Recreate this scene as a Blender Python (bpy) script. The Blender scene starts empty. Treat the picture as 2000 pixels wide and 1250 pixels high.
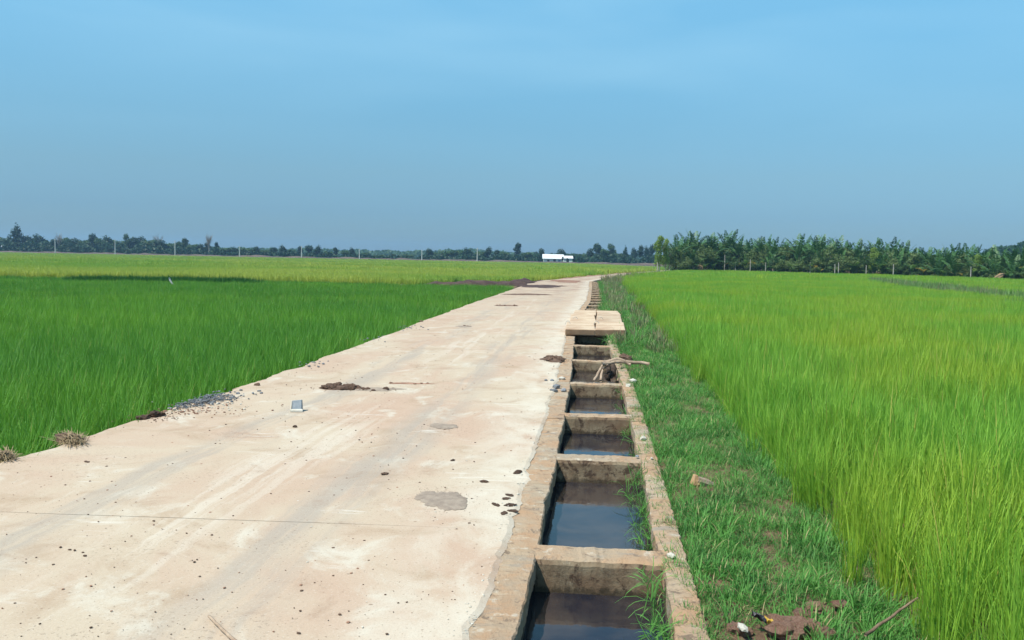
import bpy, math, random
import numpy as np
from mathutils import Vector, Matrix

random.seed(7)
R = np.random.RandomState(11)
scene = bpy.context.scene
COL = scene.collection

# ------------------------------------------------------------------ camera
CAM_H = 1.6
LENS = 30.0
PITCH = math.radians(4.07)
ROLL = math.radians(1.1)
fw = np.array([0, math.cos(PITCH), -math.sin(PITCH)])
r0 = np.array([1.0, 0, 0])
u0 = np.cross(r0, fw)
rt = math.cos(ROLL) * r0 + math.sin(ROLL) * u0
up = -math.sin(ROLL) * r0 + math.cos(ROLL) * u0
cam = bpy.data.cameras.new('camera')
cam.lens = LENS; cam.sensor_width = 36.0; cam.clip_start = 0.05; cam.clip_end = 12000
co = bpy.data.objects.new('camera', cam); COL.objects.link(co)
M4 = Matrix.Identity(4)
for i in range(3):
    M4[i][0] = rt[i]; M4[i][1] = up[i]; M4[i][2] = -fw[i]
M4[2][3] = CAM_H
co.matrix_world = M4
scene.camera = co
FPX = LENS / 36.0 * 2000


def gp(px, py, z=0.0):
    """place on the level z that is seen at survey point (px, py) of the 2000 px wide picture"""
    d = fw * FPX + rt * (px - 1000) - up * (py - 625)
    t = (z - CAM_H) / d[2]
    p = d * t
    return np.array([p[0], p[1], z])


def at_depth(px, py, Y):
    d = fw * FPX + rt * (px - 1000) - up * (py - 625)
    p = d * (Y / d[1])
    return np.array([p[0], p[1], p[2] + CAM_H])


def px_of(p):
    q = np.array(p, float) - np.array([0, 0, CAM_H]); a = q @ fw
    return 1000 + FPX * (q @ rt) / a, 625 - FPX * (q @ up) / a


# ------------------------------------------------------------------ sky, sun, exposure
SUN_DIR = np.array([-0.62, -0.42, 1.25])        # towards the sun: from behind the camera, from its left
SUN_DIR = SUN_DIR / np.linalg.norm(SUN_DIR)
elev = math.asin(SUN_DIR[2]); azim = math.atan2(SUN_DIR[0], SUN_DIR[1])
world = bpy.data.worlds.new('World'); scene.world = world; world.use_nodes = True
nt = world.node_tree; N = nt.nodes; L = nt.links
N.clear()
wo = N.new('ShaderNodeOutputWorld'); bg = N.new('ShaderNodeBackground')
sky = N.new('ShaderNodeTexSky'); sky.sky_type = 'NISHITA'; sky.sun_disc = False
sky.sun_elevation = elev; sky.sun_rotation = azim
sky.air_density = 1.0; sky.dust_density = 0.35; sky.ozone_density = 2.5; sky.altitude = 50
tc = N.new('ShaderNodeTexCoord')
L.new(tc.outputs['Generated'], sky.inputs['Vector'])
# the humid lower sky is greyer and dimmer than clear air: one smooth tint by elevation
sx = N.new('ShaderNodeSeparateXYZ'); L.new(tc.outputs['Generated'], sx.inputs[0])
er = N.new('ShaderNodeMapRange'); er.inputs['From Min'].default_value = 0.0; er.inputs['From Max'].default_value = 0.32
L.new(sx.outputs['Z'], er.inputs['Value'])
tr_ = N.new('ShaderNodeValToRGB'); tr_.color_ramp.interpolation = 'LINEAR'
for p_, c_ in ((0.16, (0.205, 0.31, 0.423)), (0.3, (0.289, 0.405, 0.455)), (0.48, (0.359, 0.537, 0.554))):
    tr_.color_ramp.elements.new(p_).color = (*c_, 1)
tr_.color_ramp.elements[0].color = (0.163, 0.25, 0.369, 1); tr_.color_ramp.elements[4].color = (0.634, 1.0, 0.92, 1)
L.new(er.outputs[0], tr_.inputs[0])
hsv = N.new('ShaderNodeMix'); hsv.data_type = 'RGBA'; hsv.blend_type = 'MULTIPLY'; hsv.inputs['Factor'].default_value = 1.0
L.new(sky.outputs[0], hsv.inputs['A']); L.new(tr_.outputs[0], hsv.inputs['B'])
# thin high veil of cloud
mp = N.new('ShaderNodeMapping'); mp.inputs['Scale'].default_value = (1.0, 1.0, 5.5); mp.inputs['Rotation'].default_value = (0.0, 0.22, 0.0); mp.inputs['Location'].default_value = (1.7, 1.02, 0.51)
L.new(tc.outputs['Generated'], mp.inputs['Vector'])
cn = N.new('ShaderNodeTexNoise'); cn.inputs['Scale'].default_value = 2.3; cn.inputs['Detail'].default_value = 3; cn.inputs['Roughness'].default_value = 0.42; cn.inputs['Distortion'].default_value = 0.3
L.new(mp.outputs[0], cn.inputs['Vector'])
cr = N.new('ShaderNodeMapRange'); cr.inputs['From Min'].default_value = 0.42; cr.inputs['From Max'].default_value = 0.85; cr.inputs['To Max'].default_value = 0.36
L.new(cn.outputs['Fac'], cr.inputs['Value'])
cm = N.new('ShaderNodeMix'); cm.data_type = 'RGBA'
cm.inputs['B'].default_value = (2.6, 4.1, 4.9, 1)
ve = N.new('ShaderNodeMapRange'); ve.inputs['From Min'].default_value = 0.10; ve.inputs['From Max'].default_value = 0.27
L.new(sx.outputs['Z'], ve.inputs['Value'])                  # the veil is high cloud: the haze swallows it low down
vm_ = N.new('ShaderNodeMath'); vm_.operation = 'MULTIPLY'; L.new(cr.outputs[0], vm_.inputs[0]); L.new(ve.outputs[0], vm_.inputs[1])
L.new(vm_.outputs[0], cm.inputs['Factor']); L.new(hsv.outputs['Result'], cm.inputs['A'])
L.new(cm.outputs['Result'], bg.inputs['Color'])
bg.inputs['Strength'].default_value = 0.15
L.new(bg.outputs[0], wo.inputs['Surface'])

sl = bpy.data.lights.new('sun', 'SUN'); sl.energy = 4.2; sl.angle = math.radians(0.53); sl.color = (1.0, 0.955, 0.87)
so = bpy.data.objects.new('sun', sl); COL.objects.link(so)
so.rotation_euler = Vector(SUN_DIR).to_track_quat('Z', 'Y').to_euler()
so.location = (-20, -20, 40)

scene.view_settings.view_transform = 'Standard'
scene.view_settings.look = 'None'
scene.view_settings.exposure = 0.55
scene.view_settings.gamma = 1.0
scene.view_settings.use_curve_mapping = False
scene.render.engine = 'CYCLES'
scene.cycles.use_denoising = True
scene.cycles.max_bounces = 5
scene.cycles.diffuse_bounces = 2
scene.cycles.use_adaptive_sampling = True
scene.cycles.adaptive_threshold = 0.02
scene.cycles.transmission_bounces = 4
scene.cycles.transparent_max_bounces = 8
scene.cycles.volume_bounces = 0
scene.cycles.sample_clamp_indirect = 4.0


# ------------------------------------------------------------------ materials
def new_mat(name):
    m = bpy.data.materials.new(name); m.use_nodes = True
    m.node_tree.nodes.clear()
    return m, m.node_tree.nodes, m.node_tree.links


def node(nodes, t, **kw):
    n = nodes.new(t)
    for k, v in kw.items():
        if k in n.inputs.keys():
            n.inputs[k].default_value = v
        else:
            setattr(n, k, v)
    return n


def ramp(nodes, stops, interp='LINEAR'):
    n = nodes.new('ShaderNodeValToRGB'); n.color_ramp.interpolation = interp
    e = n.color_ramp.elements
    while len(e) < len(stops):
        e.new(0.5)
    for k, (p, c) in enumerate(stops):
        e[k].position = p
        e[k].color = (c, c, c, 1) if isinstance(c, (int, float)) else (*c, 1)
    return n


def mixc(nodes, links, fac, a, b, mode='MIX'):
    n = nodes.new('ShaderNodeMix'); n.data_type = 'RGBA'; n.blend_type = mode
    for s, v in (('Factor', fac), ('A', a), ('B', b)):
        if hasattr(v, 'is_output') or isinstance(v, bpy.types.NodeSocket):
            links.new(v, n.inputs[s])
        elif s == 'Factor':
            n.inputs[s].default_value = v
        else:
            n.inputs[s].default_value = (*v, 1)
    return n.outputs['Result']


def math_n(nodes, links, op, a, b=None, clamp=False):
    n = nodes.new('ShaderNodeMath'); n.operation = op; n.use_clamp = clamp
    for k, v in enumerate((a, b)):
        if v is None:
            continue
        if isinstance(v, bpy.types.NodeSocket):
            links.new(v, n.inputs[k])
        else:
            n.inputs[k].default_value = v
    return n.outputs[0]


def noise(nodes, links, vec, scale, detail=4, rough=0.55, dist=0.0, mapscale=None, loc=None):
    if mapscale is not None or loc is not None:
        mpn = nodes.new('ShaderNodeMapping')
        if mapscale is not None: mpn.inputs['Scale'].default_value = mapscale
        if loc is not None: mpn.inputs['Location'].default_value = loc
        links.new(vec, mpn.inputs['Vector']); vec = mpn.outputs[0]
    n = nodes.new('ShaderNodeTexNoise')
    n.inputs['Scale'].default_value = scale; n.inputs['Detail'].default_value = detail
    n.inputs['Roughness'].default_value = rough; n.inputs['Distortion'].default_value = dist
    links.new(vec, n.inputs['Vector'])
    return n.outputs['Fac']


def step(nodes, links, v, lo, hi, a=0.0, b=1.0):
    n = nodes.new('ShaderNodeMapRange'); n.interpolation_type = 'SMOOTHSTEP'
    n.inputs['From Min'].default_value = lo; n.inputs['From Max'].default_value = hi
    n.inputs['To Min'].default_value = a; n.inputs['To Max'].default_value = b
    links.new(v, n.inputs['Value'])
    return n.outputs[0]


def finish(m, nodes, links, color, rough=0.85, bump=None, bstr=0.4, bdist=0.01, spec=0.3, trans=0.0, tcol=None):
    p = nodes.new('ShaderNodeBsdfPrincipled')
    if isinstance(color, bpy.types.NodeSocket): links.new(color, p.inputs['Base Color'])
    else: p.inputs['Base Color'].default_value = (*color, 1)
    if isinstance(rough, bpy.types.NodeSocket): links.new(rough, p.inputs['Roughness'])
    else: p.inputs['Roughness'].default_value = rough
    p.inputs['Specular IOR Level'].default_value = spec
    if bump is not None:
        b = nodes.new('ShaderNodeBump'); b.inputs['Strength'].default_value = bstr; b.inputs['Distance'].default_value = bdist
        links.new(bump, b.inputs['Height']); links.new(b.outputs[0], p.inputs['Normal'])
    o = nodes.new('ShaderNodeOutputMaterial')
    if trans > 0:
        t = nodes.new('ShaderNodeBsdfTranslucent')
        links.new(tcol if tcol is not None else color, t.inputs['Color'])
        mx = nodes.new('ShaderNodeMixShader'); mx.inputs[0].default_value = trans
        links.new(p.outputs[0], mx.inputs[1]); links.new(t.outputs[0], mx.inputs[2])
        links.new(mx.outputs[0], o.inputs['Surface'])
    else:
        links.new(p.outputs[0], o.inputs['Surface'])
    return m


def leaf_mat(name, ca, cb, cc=None, patch=None, trans=0.35, rough=0.55, spec=0.25, patch_scale=0.12, dry=0.95):
    """blade colour: blend of two greens by each leaf's own value, a third colour on few leaves, crop patches by place"""
    m, n, l = new_mat(name)
    at = n.new('ShaderNodeAttribute'); at.attribute_name = 'rnd'
    oi = n.new('ShaderNodeObjectInfo')
    v = math_n(n, l, 'ADD', math_n(n, l, 'MULTIPLY', at.outputs['Fac'], 0.6), math_n(n, l, 'MULTIPLY', oi.outputs['Random'], 0.4))
    c = mixc(n, l, v, ca, cb)
    if patch is not None:
        g = n.new('ShaderNodeNewGeometry')
        pn = noise(n, l, g.outputs['Position'], patch_scale, 3, 0.55, mapscale=(1, 1, 0.0))
        c = mixc(n, l, step(n, l, pn, 0.40, 0.66), c, mixc(n, l, v, patch[0], patch[1]))
    if cc is not None:
        c = mixc(n, l, step(n, l, at.outputs['Fac'], dry, dry + 0.02), c, cc)
    return finish(m, n, l, c, rough, spec=spec, trans=trans)


def simple_mat(name, ca, cb, scale=6.0, rough=0.9, bstr=0.5, bdist=0.01, rndtint=0.0, spec=0.25, detail=6, space='Object'):
    m, n, l = new_mat(name)
    t = n.new('ShaderNodeTexCoord')
    v = noise(n, l, t.outputs[space], scale, detail, 0.6)
    c = mixc(n, l, step(n, l, v, 0.3, 0.7), ca, cb)
    if rndtint > 0:
        oi = n.new('ShaderNodeObjectInfo')
        k = math_n(n, l, 'ADD', math_n(n, l, 'MULTIPLY', oi.outputs['Random'], rndtint), 1.0 - rndtint / 2)
        cc = n.new('ShaderNodeCombineColor')
        for s in range(3): l.new(k, cc.inputs[s])
        c = mixc(n, l, 1.0, c, cc.outputs[0], 'MULTIPLY')
    fine = noise(n, l, t.outputs[space], scale * 6, 5, 0.65)
    return finish(m, n, l, c, rough, fine, bstr, bdist, spec)


MAT = {}


def road_material():
    m, n, l = new_mat('road_concrete')
    uvn = n.new('ShaderNodeUVMap'); uvn.uv_map = 'UVMap'
    uv = uvn.outputs[0]                                    # metres: x across, y along the road
    sep = n.new('ShaderNodeSeparateXYZ'); l.new(uv, sep.inputs[0])
    big = noise(n, l, uv, 0.6, 6, 0.62, 0.8, mapscale=(1, 0.6, 1))
    mid = noise(n, l, uv, 2.4, 7, 0.66, 0.5, mapscale=(1, 0.6, 1))
    strk = noise(n, l, uv, 1.0, 6, 0.62, 0.3, mapscale=(5.0, 0.22, 1))
    brm = noise(n, l, uv, 1.0, 5, 0.62, 0.5, mapscale=(1.6, 15, 1), loc=(2, 5, 0))
    cream = (0.46, 0.375, 0.275); tan = (0.355, 0.255, 0.17); pale = (0.525, 0.475, 0.385); grey = (0.33, 0.285, 0.235); pink = (0.43, 0.305, 0.22)
    c = mixc(n, l, step(n, l, big, 0.36, 0.66), cream, pink)
    c = mixc(n, l, step(n, l, noise(n, l, uv, 1.3, 7, 0.68, 0.9, loc=(5, 2, 0)), 0.5, 0.7, 0, 0.8), c, tan)
    c = mixc(n, l, step(n, l, mid, 0.52, 0.70, 0, 0.8), c, pale)
    # wheel tracks: bands of fine grey dust and rubbed cement along the road
    def band(cx, w):
        wob = math_n(n, l, 'MULTIPLY', math_n(n, l, 'SUBTRACT', noise(n, l, uv, 0.3, 2, 0.5, mapscale=(0.1, 1, 1)), 0.5), 0.9)
        dd = math_n(n, l, 'ABSOLUTE', math_n(n, l, 'SUBTRACT', math_n(n, l, 'ADD', sep.outputs['X'], wob), cx))
        return step(n, l, dd, 0.02, w, 1.0, 0.0)
    tracks = math_n(n, l, 'MAXIMUM', band(1.25, 0.34), band(2.65, 0.36))
    tr = math_n(n, l, 'MULTIPLY', tracks, step(n, l, strk, 0.40, 0.60))
    c = mixc(n, l, math_n(n, l, 'MULTIPLY', tr, 0.75), c, grey)
    c = mixc(n, l, math_n(n, l, 'MULTIPLY', math_n(n, l, 'MULTIPLY', band(1.95, 0.5), step(n, l, strk, 0.52, 0.62)), 0.5), c, (0.56, 0.50, 0.41))
    # swept streaks across the slab where the laitance is worn white
    bm = math_n(n, l, 'MULTIPLY', step(n, l, brm, 0.56, 0.68), step(n, l, noise(n, l, uv, 1.1, 4, 0.55, loc=(7, 3, 0)), 0.54, 0.64))
    c = mixc(n, l, math_n(n, l, 'MULTIPLY', bm, 0.7), c, (0.62, 0.585, 0.51))
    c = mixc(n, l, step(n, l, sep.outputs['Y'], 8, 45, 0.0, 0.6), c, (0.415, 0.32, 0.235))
    # reddish field soil tramped over it
    soil = math_n(n, l, 'MULTIPLY', step(n, l, noise(n, l, uv, 1.7, 8, 0.72, 0.6, loc=(3, 11, 0)), 0.55, 0.75), 0.6)
    c = mixc(n, l, soil, c, (0.275, 0.175, 0.115))
    # grimy speckled zones
    gr = math_n(n, l, 'MULTIPLY', step(n, l, noise(n, l, uv, 34, 4, 0.7), 0.56, 0.66), step(n, l, noise(n, l, uv, 0.8, 4, 0.6, loc=(1, 8, 0)), 0.48, 0.62))
    c = mixc(n, l, math_n(n, l, 'MULTIPLY', gr, 0.6), c, (0.20, 0.15, 0.11))
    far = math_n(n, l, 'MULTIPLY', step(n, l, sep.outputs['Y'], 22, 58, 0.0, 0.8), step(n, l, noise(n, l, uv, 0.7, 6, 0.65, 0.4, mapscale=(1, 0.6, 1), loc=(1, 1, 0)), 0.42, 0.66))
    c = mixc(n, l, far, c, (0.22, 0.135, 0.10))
    # the rim along the channel is fresher, paler cement
    rim = math_n(n, l, 'MULTIPLY', step(n, l, sep.outputs['X'], 3.05, 3.6), step(n, l, mid, 0.34, 0.55))
    c = mixc(n, l, math_n(n, l, 'MULTIPLY', rim, 0.6), c, (0.55, 0.50, 0.405))
    # crumbs, specks
    for sc, th, dens in ((15.0, 0.15, 0.86), (32.0, 0.2, 0.80), (64.0, 0.26, 0.76)):
        vo = n.new('ShaderNodeTexVoronoi'); vo.inputs['Scale'].default_value = sc; vo.inputs['Randomness'].default_value = 1.0
        dn = n.new('ShaderNodeTexNoise'); dn.inputs['Scale'].default_value = sc * 2; l.new(uv, dn.inputs['Vector'])
        vm = n.new('ShaderNodeMix'); vm.data_type = 'VECTOR'; vm.inputs['Factor'].default_value = 0.02
        l.new(uv, vm.inputs['A']); l.new(dn.outputs['Color'], vm.inputs['B'])
        l.new(vm.outputs['Result'], vo.inputs['Vector'])
        sc_ = n.new('ShaderNodeSeparateColor'); l.new(vo.outputs['Color'], sc_.inputs[0])
        keep = step(n, l, sc_.outputs[0], dens, dens + 0.06)
        spot = math_n(n, l, 'MULTIPLY', step(n, l, vo.outputs['Distance'], th * 0.4, th, 1.0, 0.0), keep)
        c = mixc(n, l, math_n(n, l, 'MULTIPLY', spot, 0.68), c, (0.17, 0.11, 0.075))
    grit = noise(n, l, uv, 95, 4, 0.75)
    c = mixc(n, l, step(n, l, grit, 0.52, 0.70, 0, 0.45), c, (0.27, 0.205, 0.15))
    c = mixc(n, l, step(n, l, noise(n, l, uv, 70, 4, 0.75, loc=(3, 3, 0)), 0.55, 0.72, 0, 0.5), c, (0.58, 0.53, 0.45))
    fine = noise(n, l, uv, 60, 6, 0.7)
    bh = math_n(n, l, 'ADD', math_n(n, l, 'MULTIPLY', fine, 0.35), math_n(n, l, 'ADD', math_n(n, l, 'MULTIPLY', mid, 0.6), math_n(n, l, 'MULTIPLY', brm, 0.04)))
    return finish(m, n, l, c, 0.93, bh, 0.55, 0.012, 0.15)


def coping_material():
    m, n, l = new_mat('weathered_coping')
    g = n.new('ShaderNodeNewGeometry'); oi = n.new('ShaderNodeObjectInfo')
    pos = g.outputs['Position']
    a = noise(n, l, pos, 3.2, 7, 0.66, 0.4)
    b = noise(n, l, pos, 11, 6, 0.66, 0.2, loc=(4, 1, 0))
    tint = ramp(n, [(0.0, (0.35, 0.25, 0.165)), (0.25, (0.37, 0.28, 0.19)), (0.5, (0.35, 0.245, 0.16)), (0.75, (0.32, 0.26, 0.19)), (1.0, (0.38, 0.295, 0.205))])
    l.new(oi.outputs['Random'], tint.inputs[0])
    c = mixc(n, l, step(n, l, a, 0.42, 0.62, 0, 0.7), tint.outputs[0], (0.38, 0.225, 0.125))
    c = mixc(n, l, step(n, l, b, 0.56, 0.68, 0, 0.7), c, (0.50, 0.44, 0.35))
    c = mixc(n, l, step(n, l, noise(n, l, pos, 7, 6, 0.7, loc=(9, 9, 2)), 0.58, 0.72, 0, 0.8), c, (0.17, 0.14, 0.11))
    c = mixc(n, l, step(n, l, noise(n, l, pos, 9, 8, 0.78, 0.7, loc=(1, 4, 8)), 0.54, 0.62, 0, 0.75), c, (0.13, 0.095, 0.07))
    bandn = noise(n, l, pos, 1.0, 6, 0.7, 0.6, mapscale=(1.5, 5.5, 1))
    c = mixc(n, l, step(n, l, bandn, 0.55, 0.68, 0, 0.75), c, (0.27, 0.235, 0.19))
    c = mixc(n, l, step(n, l, noise(n, l, pos, 1.0, 6, 0.7, 0.6, mapscale=(1.5, 6.5, 1), loc=(3, 3, 3)), 0.58, 0.7, 0, 0.7), c, (0.47, 0.40, 0.30))
    f = noise(n, l, pos, 55, 6, 0.7)
    bh = math_n(n, l, 'ADD', f, math_n(n, l, 'MULTIPLY', b, 1.6))
    return finish(m, n, l, c, 0.93, bh, 0.7, 0.012, 0.15)


def channel_material():
    m, n, l = new_mat('stained_channel_concrete')
    g = n.new('ShaderNodeNewGeometry'); pos = g.outputs['Position']
    a = noise(n, l, pos, 4.5, 7, 0.66, 0.3)
    run = noise(n, l, pos, 1.0, 6, 0.65, 0.3, mapscale=(13, 13, 2.6))
    c = mixc(n, l, step(n, l, a, 0.36, 0.66), (0.27, 0.21, 0.135), (0.175, 0.115, 0.07))
    c = mixc(n, l, step(n, l, run, 0.5, 0.72, 0, 0.7), c, (0.08, 0.053, 0.035))
    c = mixc(n, l, step(n, l, noise(n, l, pos, 13, 5, 0.6), 0.62, 0.72, 0, 0.7), c, (0.33, 0.28, 0.20))
    c = mixc(n, l, step(n, l, noise(n, l, pos, 6.5, 8, 0.75, 0.8, loc=(2, 6, 1)), 0.51, 0.60, 0, 0.85), c, (0.055, 0.032, 0.022))
    sz = n.new('ShaderNodeSeparateXYZ'); l.new(pos, sz.inputs[0])
    wl = math_n(n, l, 'ADD', sz.outputs['Z'], math_n(n, l, 'MULTIPLY', math_n(n, l, 'SUBTRACT', noise(n, l, pos, 18, 6, 0.7, mapscale=(1, 1, .3)), 0.5), 0.16))
    c = mixc(n, l, step(n, l, wl, -0.19, -0.155, 0.8, 0.0), c, (0.05, 0.038, 0.024))          # slime line left by higher water
    f = noise(n, l, pos, 45, 6, 0.7)
    return finish(m, n, l, c, 0.9, math_n(n, l, 'ADD', f, a), 0.6, 0.01, 0.2)


def water_material():
    m, n, l = new_mat('murky_water')
    g = n.new('ShaderNodeNewGeometry'); pos = g.outputs['Position']
    a = noise(n, l, pos, 1.6, 4, 0.55, 0.4)
    c = mixc(n, l, step(n, l, a, 0.35, 0.7), (0.008, 0.010, 0.018), (0.05, 0.039, 0.034))
    rp = noise(n, l, pos, 5, 3, 0.5)
    rgh = step(n, l, noise(n, l, pos, 3, 3, 0.5, loc=(5, 0, 0)), 0.35, 0.7, 0.03, 0.14)
    return finish(m, n, l, c, rgh, rp, 0.1, 0.02, 0.4)


def ground_material():
    m, n, l = new_mat('field_soil')
    g = n.new('ShaderNodeNewGeometry'); pos = g.outputs['Position']
    a = noise(n, l, pos, 1.3, 7, 0.65, 0.3)
    b = noise(n, l, pos, 0.05, 4, 0.6)
    c = mixc(n, l, step(n, l, a, 0.32, 0.7), (0.15, 0.095, 0.06), (0.25, 0.16, 0.105))
    c = mixc(n, l, step(n, l, noise(n, l, pos, 7, 5, 0.6), 0.55, 0.7, 0, 0.6), c, (0.10, 0.10, 0.045))
    cd = n.new('ShaderNodeSeparateXYZ'); l.new(pos, cd.inputs[0])
    farm = math_n(n, l, 'MULTIPLY', step(n, l, cd.outputs['Y'], 90, 160), step(n, l, b, 0.2, 0.5, 0.6, 1.0))
    c = mixc(n, l, farm, c, (0.10, 0.135, 0.045))
    f = noise(n, l, pos, 16, 7, 0.7)
    return finish(m, n, l, c, 0.97, math_n(n, l, 'ADD', f, a), 0.9, 0.05, 0.1)


MAT['road'] = road_material()
MAT['coping'] = coping_material()
MAT['channel'] = channel_material()
MAT['wall_shade'] = simple_mat('shade_darkened_concrete', (0.045, 0.035, 0.024), (0.13, 0.09, 0.06), 3.0, 0.8, 0.7, 0.01, space='Object')  # side walls' concrete darkened: the shade inside the channel put into its colour
MAT['water'] = water_material()
MAT['ground'] = ground_material()
MAT['rice_right'] = leaf_mat('light_rice_blade', (0.125, 0.32, 0.03), (0.30, 0.54, 0.07), (0.48, 0.43, 0.10), ((0.24, 0.39, 0.03), (0.42, 0.54, 0.06)), 0.42, patch_scale=0.22)
MAT['rice_left'] = leaf_mat('dark_rice_blade', (0.075, 0.24, 0.024), (0.14, 0.34, 0.042), (0.30, 0.34, 0.08), ((0.12, 0.30, 0.024), (0.19, 0.40, 0.042)), 0.38)
MAT['rice_far'] = leaf_mat('ripening_rice_blade', (0.38, 0.455, 0.075), (0.46, 0.52, 0.095), None, ((0.22, 0.39, 0.055), (0.29, 0.45, 0.07)), 0.40, patch_scale=0.03)
MAT['grass'] = leaf_mat('bank_grass_blade', (0.065, 0.22, 0.036), (0.15, 0.36, 0.075), (0.40, 0.34, 0.16), ((0.045, 0.16, 0.034), (0.11, 0.27, 0.06)), 0.35, patch_scale=2.2, dry=0.965)
MAT['weed'] = leaf_mat('dusty_weed_leaf', (0.15, 0.20, 0.075), (0.24, 0.27, 0.12), (0.34, 0.23, 0.14), ((0.20, 0.18, 0.10), (0.29, 0.25, 0.15)), 0.30, patch_scale=.5)
MAT['bund'] = leaf_mat('bund_grass_blade', (0.10, 0.23, 0.055), (0.16, 0.29, 0.08), (0.28, 0.22, 0.13), ((0.15, 0.20, 0.08), (0.21, 0.25, 0.11)), 0.28, patch_scale=.15)
MAT['reed'] = leaf_mat('dark_reed_blade', (0.035, 0.13, 0.025), (0.06, 0.19, 0.035), None, None, 0.25)
MAT['straw'] = leaf_mat('dry_straw', (0.22, 0.15, 0.085), (0.42, 0.33, 0.19), (0.12, 0.07, 0.045), None, 0.15, 0.8)
MAT['tree_dark'] = leaf_mat('dark_tree_leaf', (0.009, 0.034, 0.016), (0.024, 0.064, 0.026), None, None, 0.2)
MAT['tree_mid'] = leaf_mat('mid_tree_leaf', (0.030, 0.075, 0.022), (0.075, 0.135, 0.04), None, None, 0.25)
MAT['tree_olive'] = leaf_mat('olive_tree_leaf', (0.085, 0.14, 0.04), (0.165, 0.225, 0.075), None, None, 0.25)
MAT['tree_pale'] = leaf_mat('pale_feathery_leaf', (0.13, 0.22, 0.035), (0.24, 0.34, 0.065), None, None, 0.35)
MAT['palm'] = leaf_mat('palm_frond_leaf', (0.030, 0.095, 0.025), (0.085, 0.185, 0.05), None, None, 0.2, 0.45)
MAT['banana'] = leaf_mat('banana_leaf', (0.065, 0.15, 0.03), (0.13, 0.23, 0.05), None, None, 0.35, 0.45)
MAT['banana_dry'] = leaf_mat('yellowed_banana_leaf', (0.36, 0.27, 0.05), (0.48, 0.38, 0.09), None, None, 0.35, 0.6)
MAT['bark'] = simple_mat('grey_bark', (0.20, 0.165, 0.13), (0.32, 0.28, 0.23), 4)
MAT['bark_pale'] = simple_mat('whitish_bark', (0.30, 0.28, 0.24), (0.40, 0.375, 0.33), 4)
MAT['twig'] = simple_mat('dry_branch_bark', (0.26, 0.18, 0.125), (0.42, 0.32, 0.23), 14)
MAT['stick'] = simple_mat('brown_stick_bark', (0.13, 0.085, 0.055), (0.24, 0.165, 0.105), 14)
MAT['twig_dark'] = simple_mat('dark_wet_branch', (0.045, 0.030, 0.024), (0.10, 0.07, 0.05), 14)
MAT['wood'] = simple_mat('split_wood', (0.36, 0.21, 0.10), (0.48, 0.31, 0.17), 12)
MAT['clod'] = simple_mat('brown_soil_clod', (0.11, 0.066, 0.045), (0.20, 0.125, 0.088), 9, 0.97, 0.9, 0.02, 0.5)
MAT['red_clod'] = simple_mat('red_soil_clod', (0.26, 0.135, 0.09), (0.40, 0.24, 0.165), 9, 0.97, 0.9, 0.02, 0.4)
MAT['dark_soil'] = simple_mat('dark_turned_soil', (0.05, 0.03, 0.028), (0.095, 0.06, 0.05), 1.5, 0.97, 1.0, 0.05)
MAT['red_soil'] = simple_mat('red_laterite_soil', (0.20, 0.105, 0.07), (0.30, 0.17, 0.115), 1.0, 0.97, 0.9, 0.05)
MAT['sand'] = simple_mat('grey_sand', (0.235, 0.185, 0.145), (0.33, 0.265, 0.205), 16, 0.97, 0.7, 0.008)
MAT['stone'] = simple_mat('blue_grey_stone', (0.12, 0.128, 0.14), (0.25, 0.26, 0.27), 10, 0.85, 0.5, 0.01, 0.7)
MAT['cement'] = simple_mat('pale_cement', (0.46, 0.42, 0.34), (0.56, 0.53, 0.46), 9)
MAT['block'] = simple_mat('grey_block', (0.21, 0.24, 0.265), (0.29, 0.315, 0.335), 14)
MAT['cover'] = simple_mat('ochre_cover_slab', (0.38, 0.255, 0.165), (0.52, 0.41, 0.285), 2.2, 0.92, 0.6, 0.01, 0.18)
MAT['cover_front_shade'] = simple_mat('shade_toned_slab_front', (0.17, 0.105, 0.062), (0.26, 0.17, 0.105), 4.0)  # browner slab front: its shade painted into the colour
MAT['pole'] = simple_mat('pale_concrete_pole', (0.44, 0.43, 0.40), (0.52, 0.51, 0.48), 2)
MAT['white_wall'] = simple_mat('whitewashed_wall', (0.50, 0.56, 0.53), (0.56, 0.61, 0.58), 0.8)
MAT['white_roof'] = simple_mat('white_metal_roof', (0.66, 0.68, 0.67), (0.72, 0.73, 0.72), 0.6, 0.5)
MAT['dark_open'] = simple_mat('dark_opening', (0.03, 0.033, 0.04), (0.05, 0.05, 0.055), 2)
MAT['blue_paint'] = simple_mat('blue_shutter_paint', (0.10, 0.19, 0.33), (0.13, 0.24, 0.4), 2)
MAT['thatch'] = simple_mat('dry_thatch', (0.20, 0.125, 0.07), (0.30, 0.20, 0.115), 3)
MAT['bank_soil'] = simple_mat('dry_bank_soil', (0.085, 0.062, 0.05), (0.14, 0.105, 0.08), 0.3, 0.97, 0.9, 0.1)
MAT['black_film'] = simple_mat('black_plastic_film', (0.015, 0.016, 0.02), (0.03, 0.03, 0.035), 6, 0.35)
MAT['yellow_film'] = simple_mat('yellow_plastic_film', (0.42, 0.26, 0.03), (0.5, 0.33, 0.06), 6, 0.45)
MAT['steel'] = simple_mat('rusty_steel', (0.40, 0.36, 0.30), (0.6, 0.57, 0.5), 20)


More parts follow.
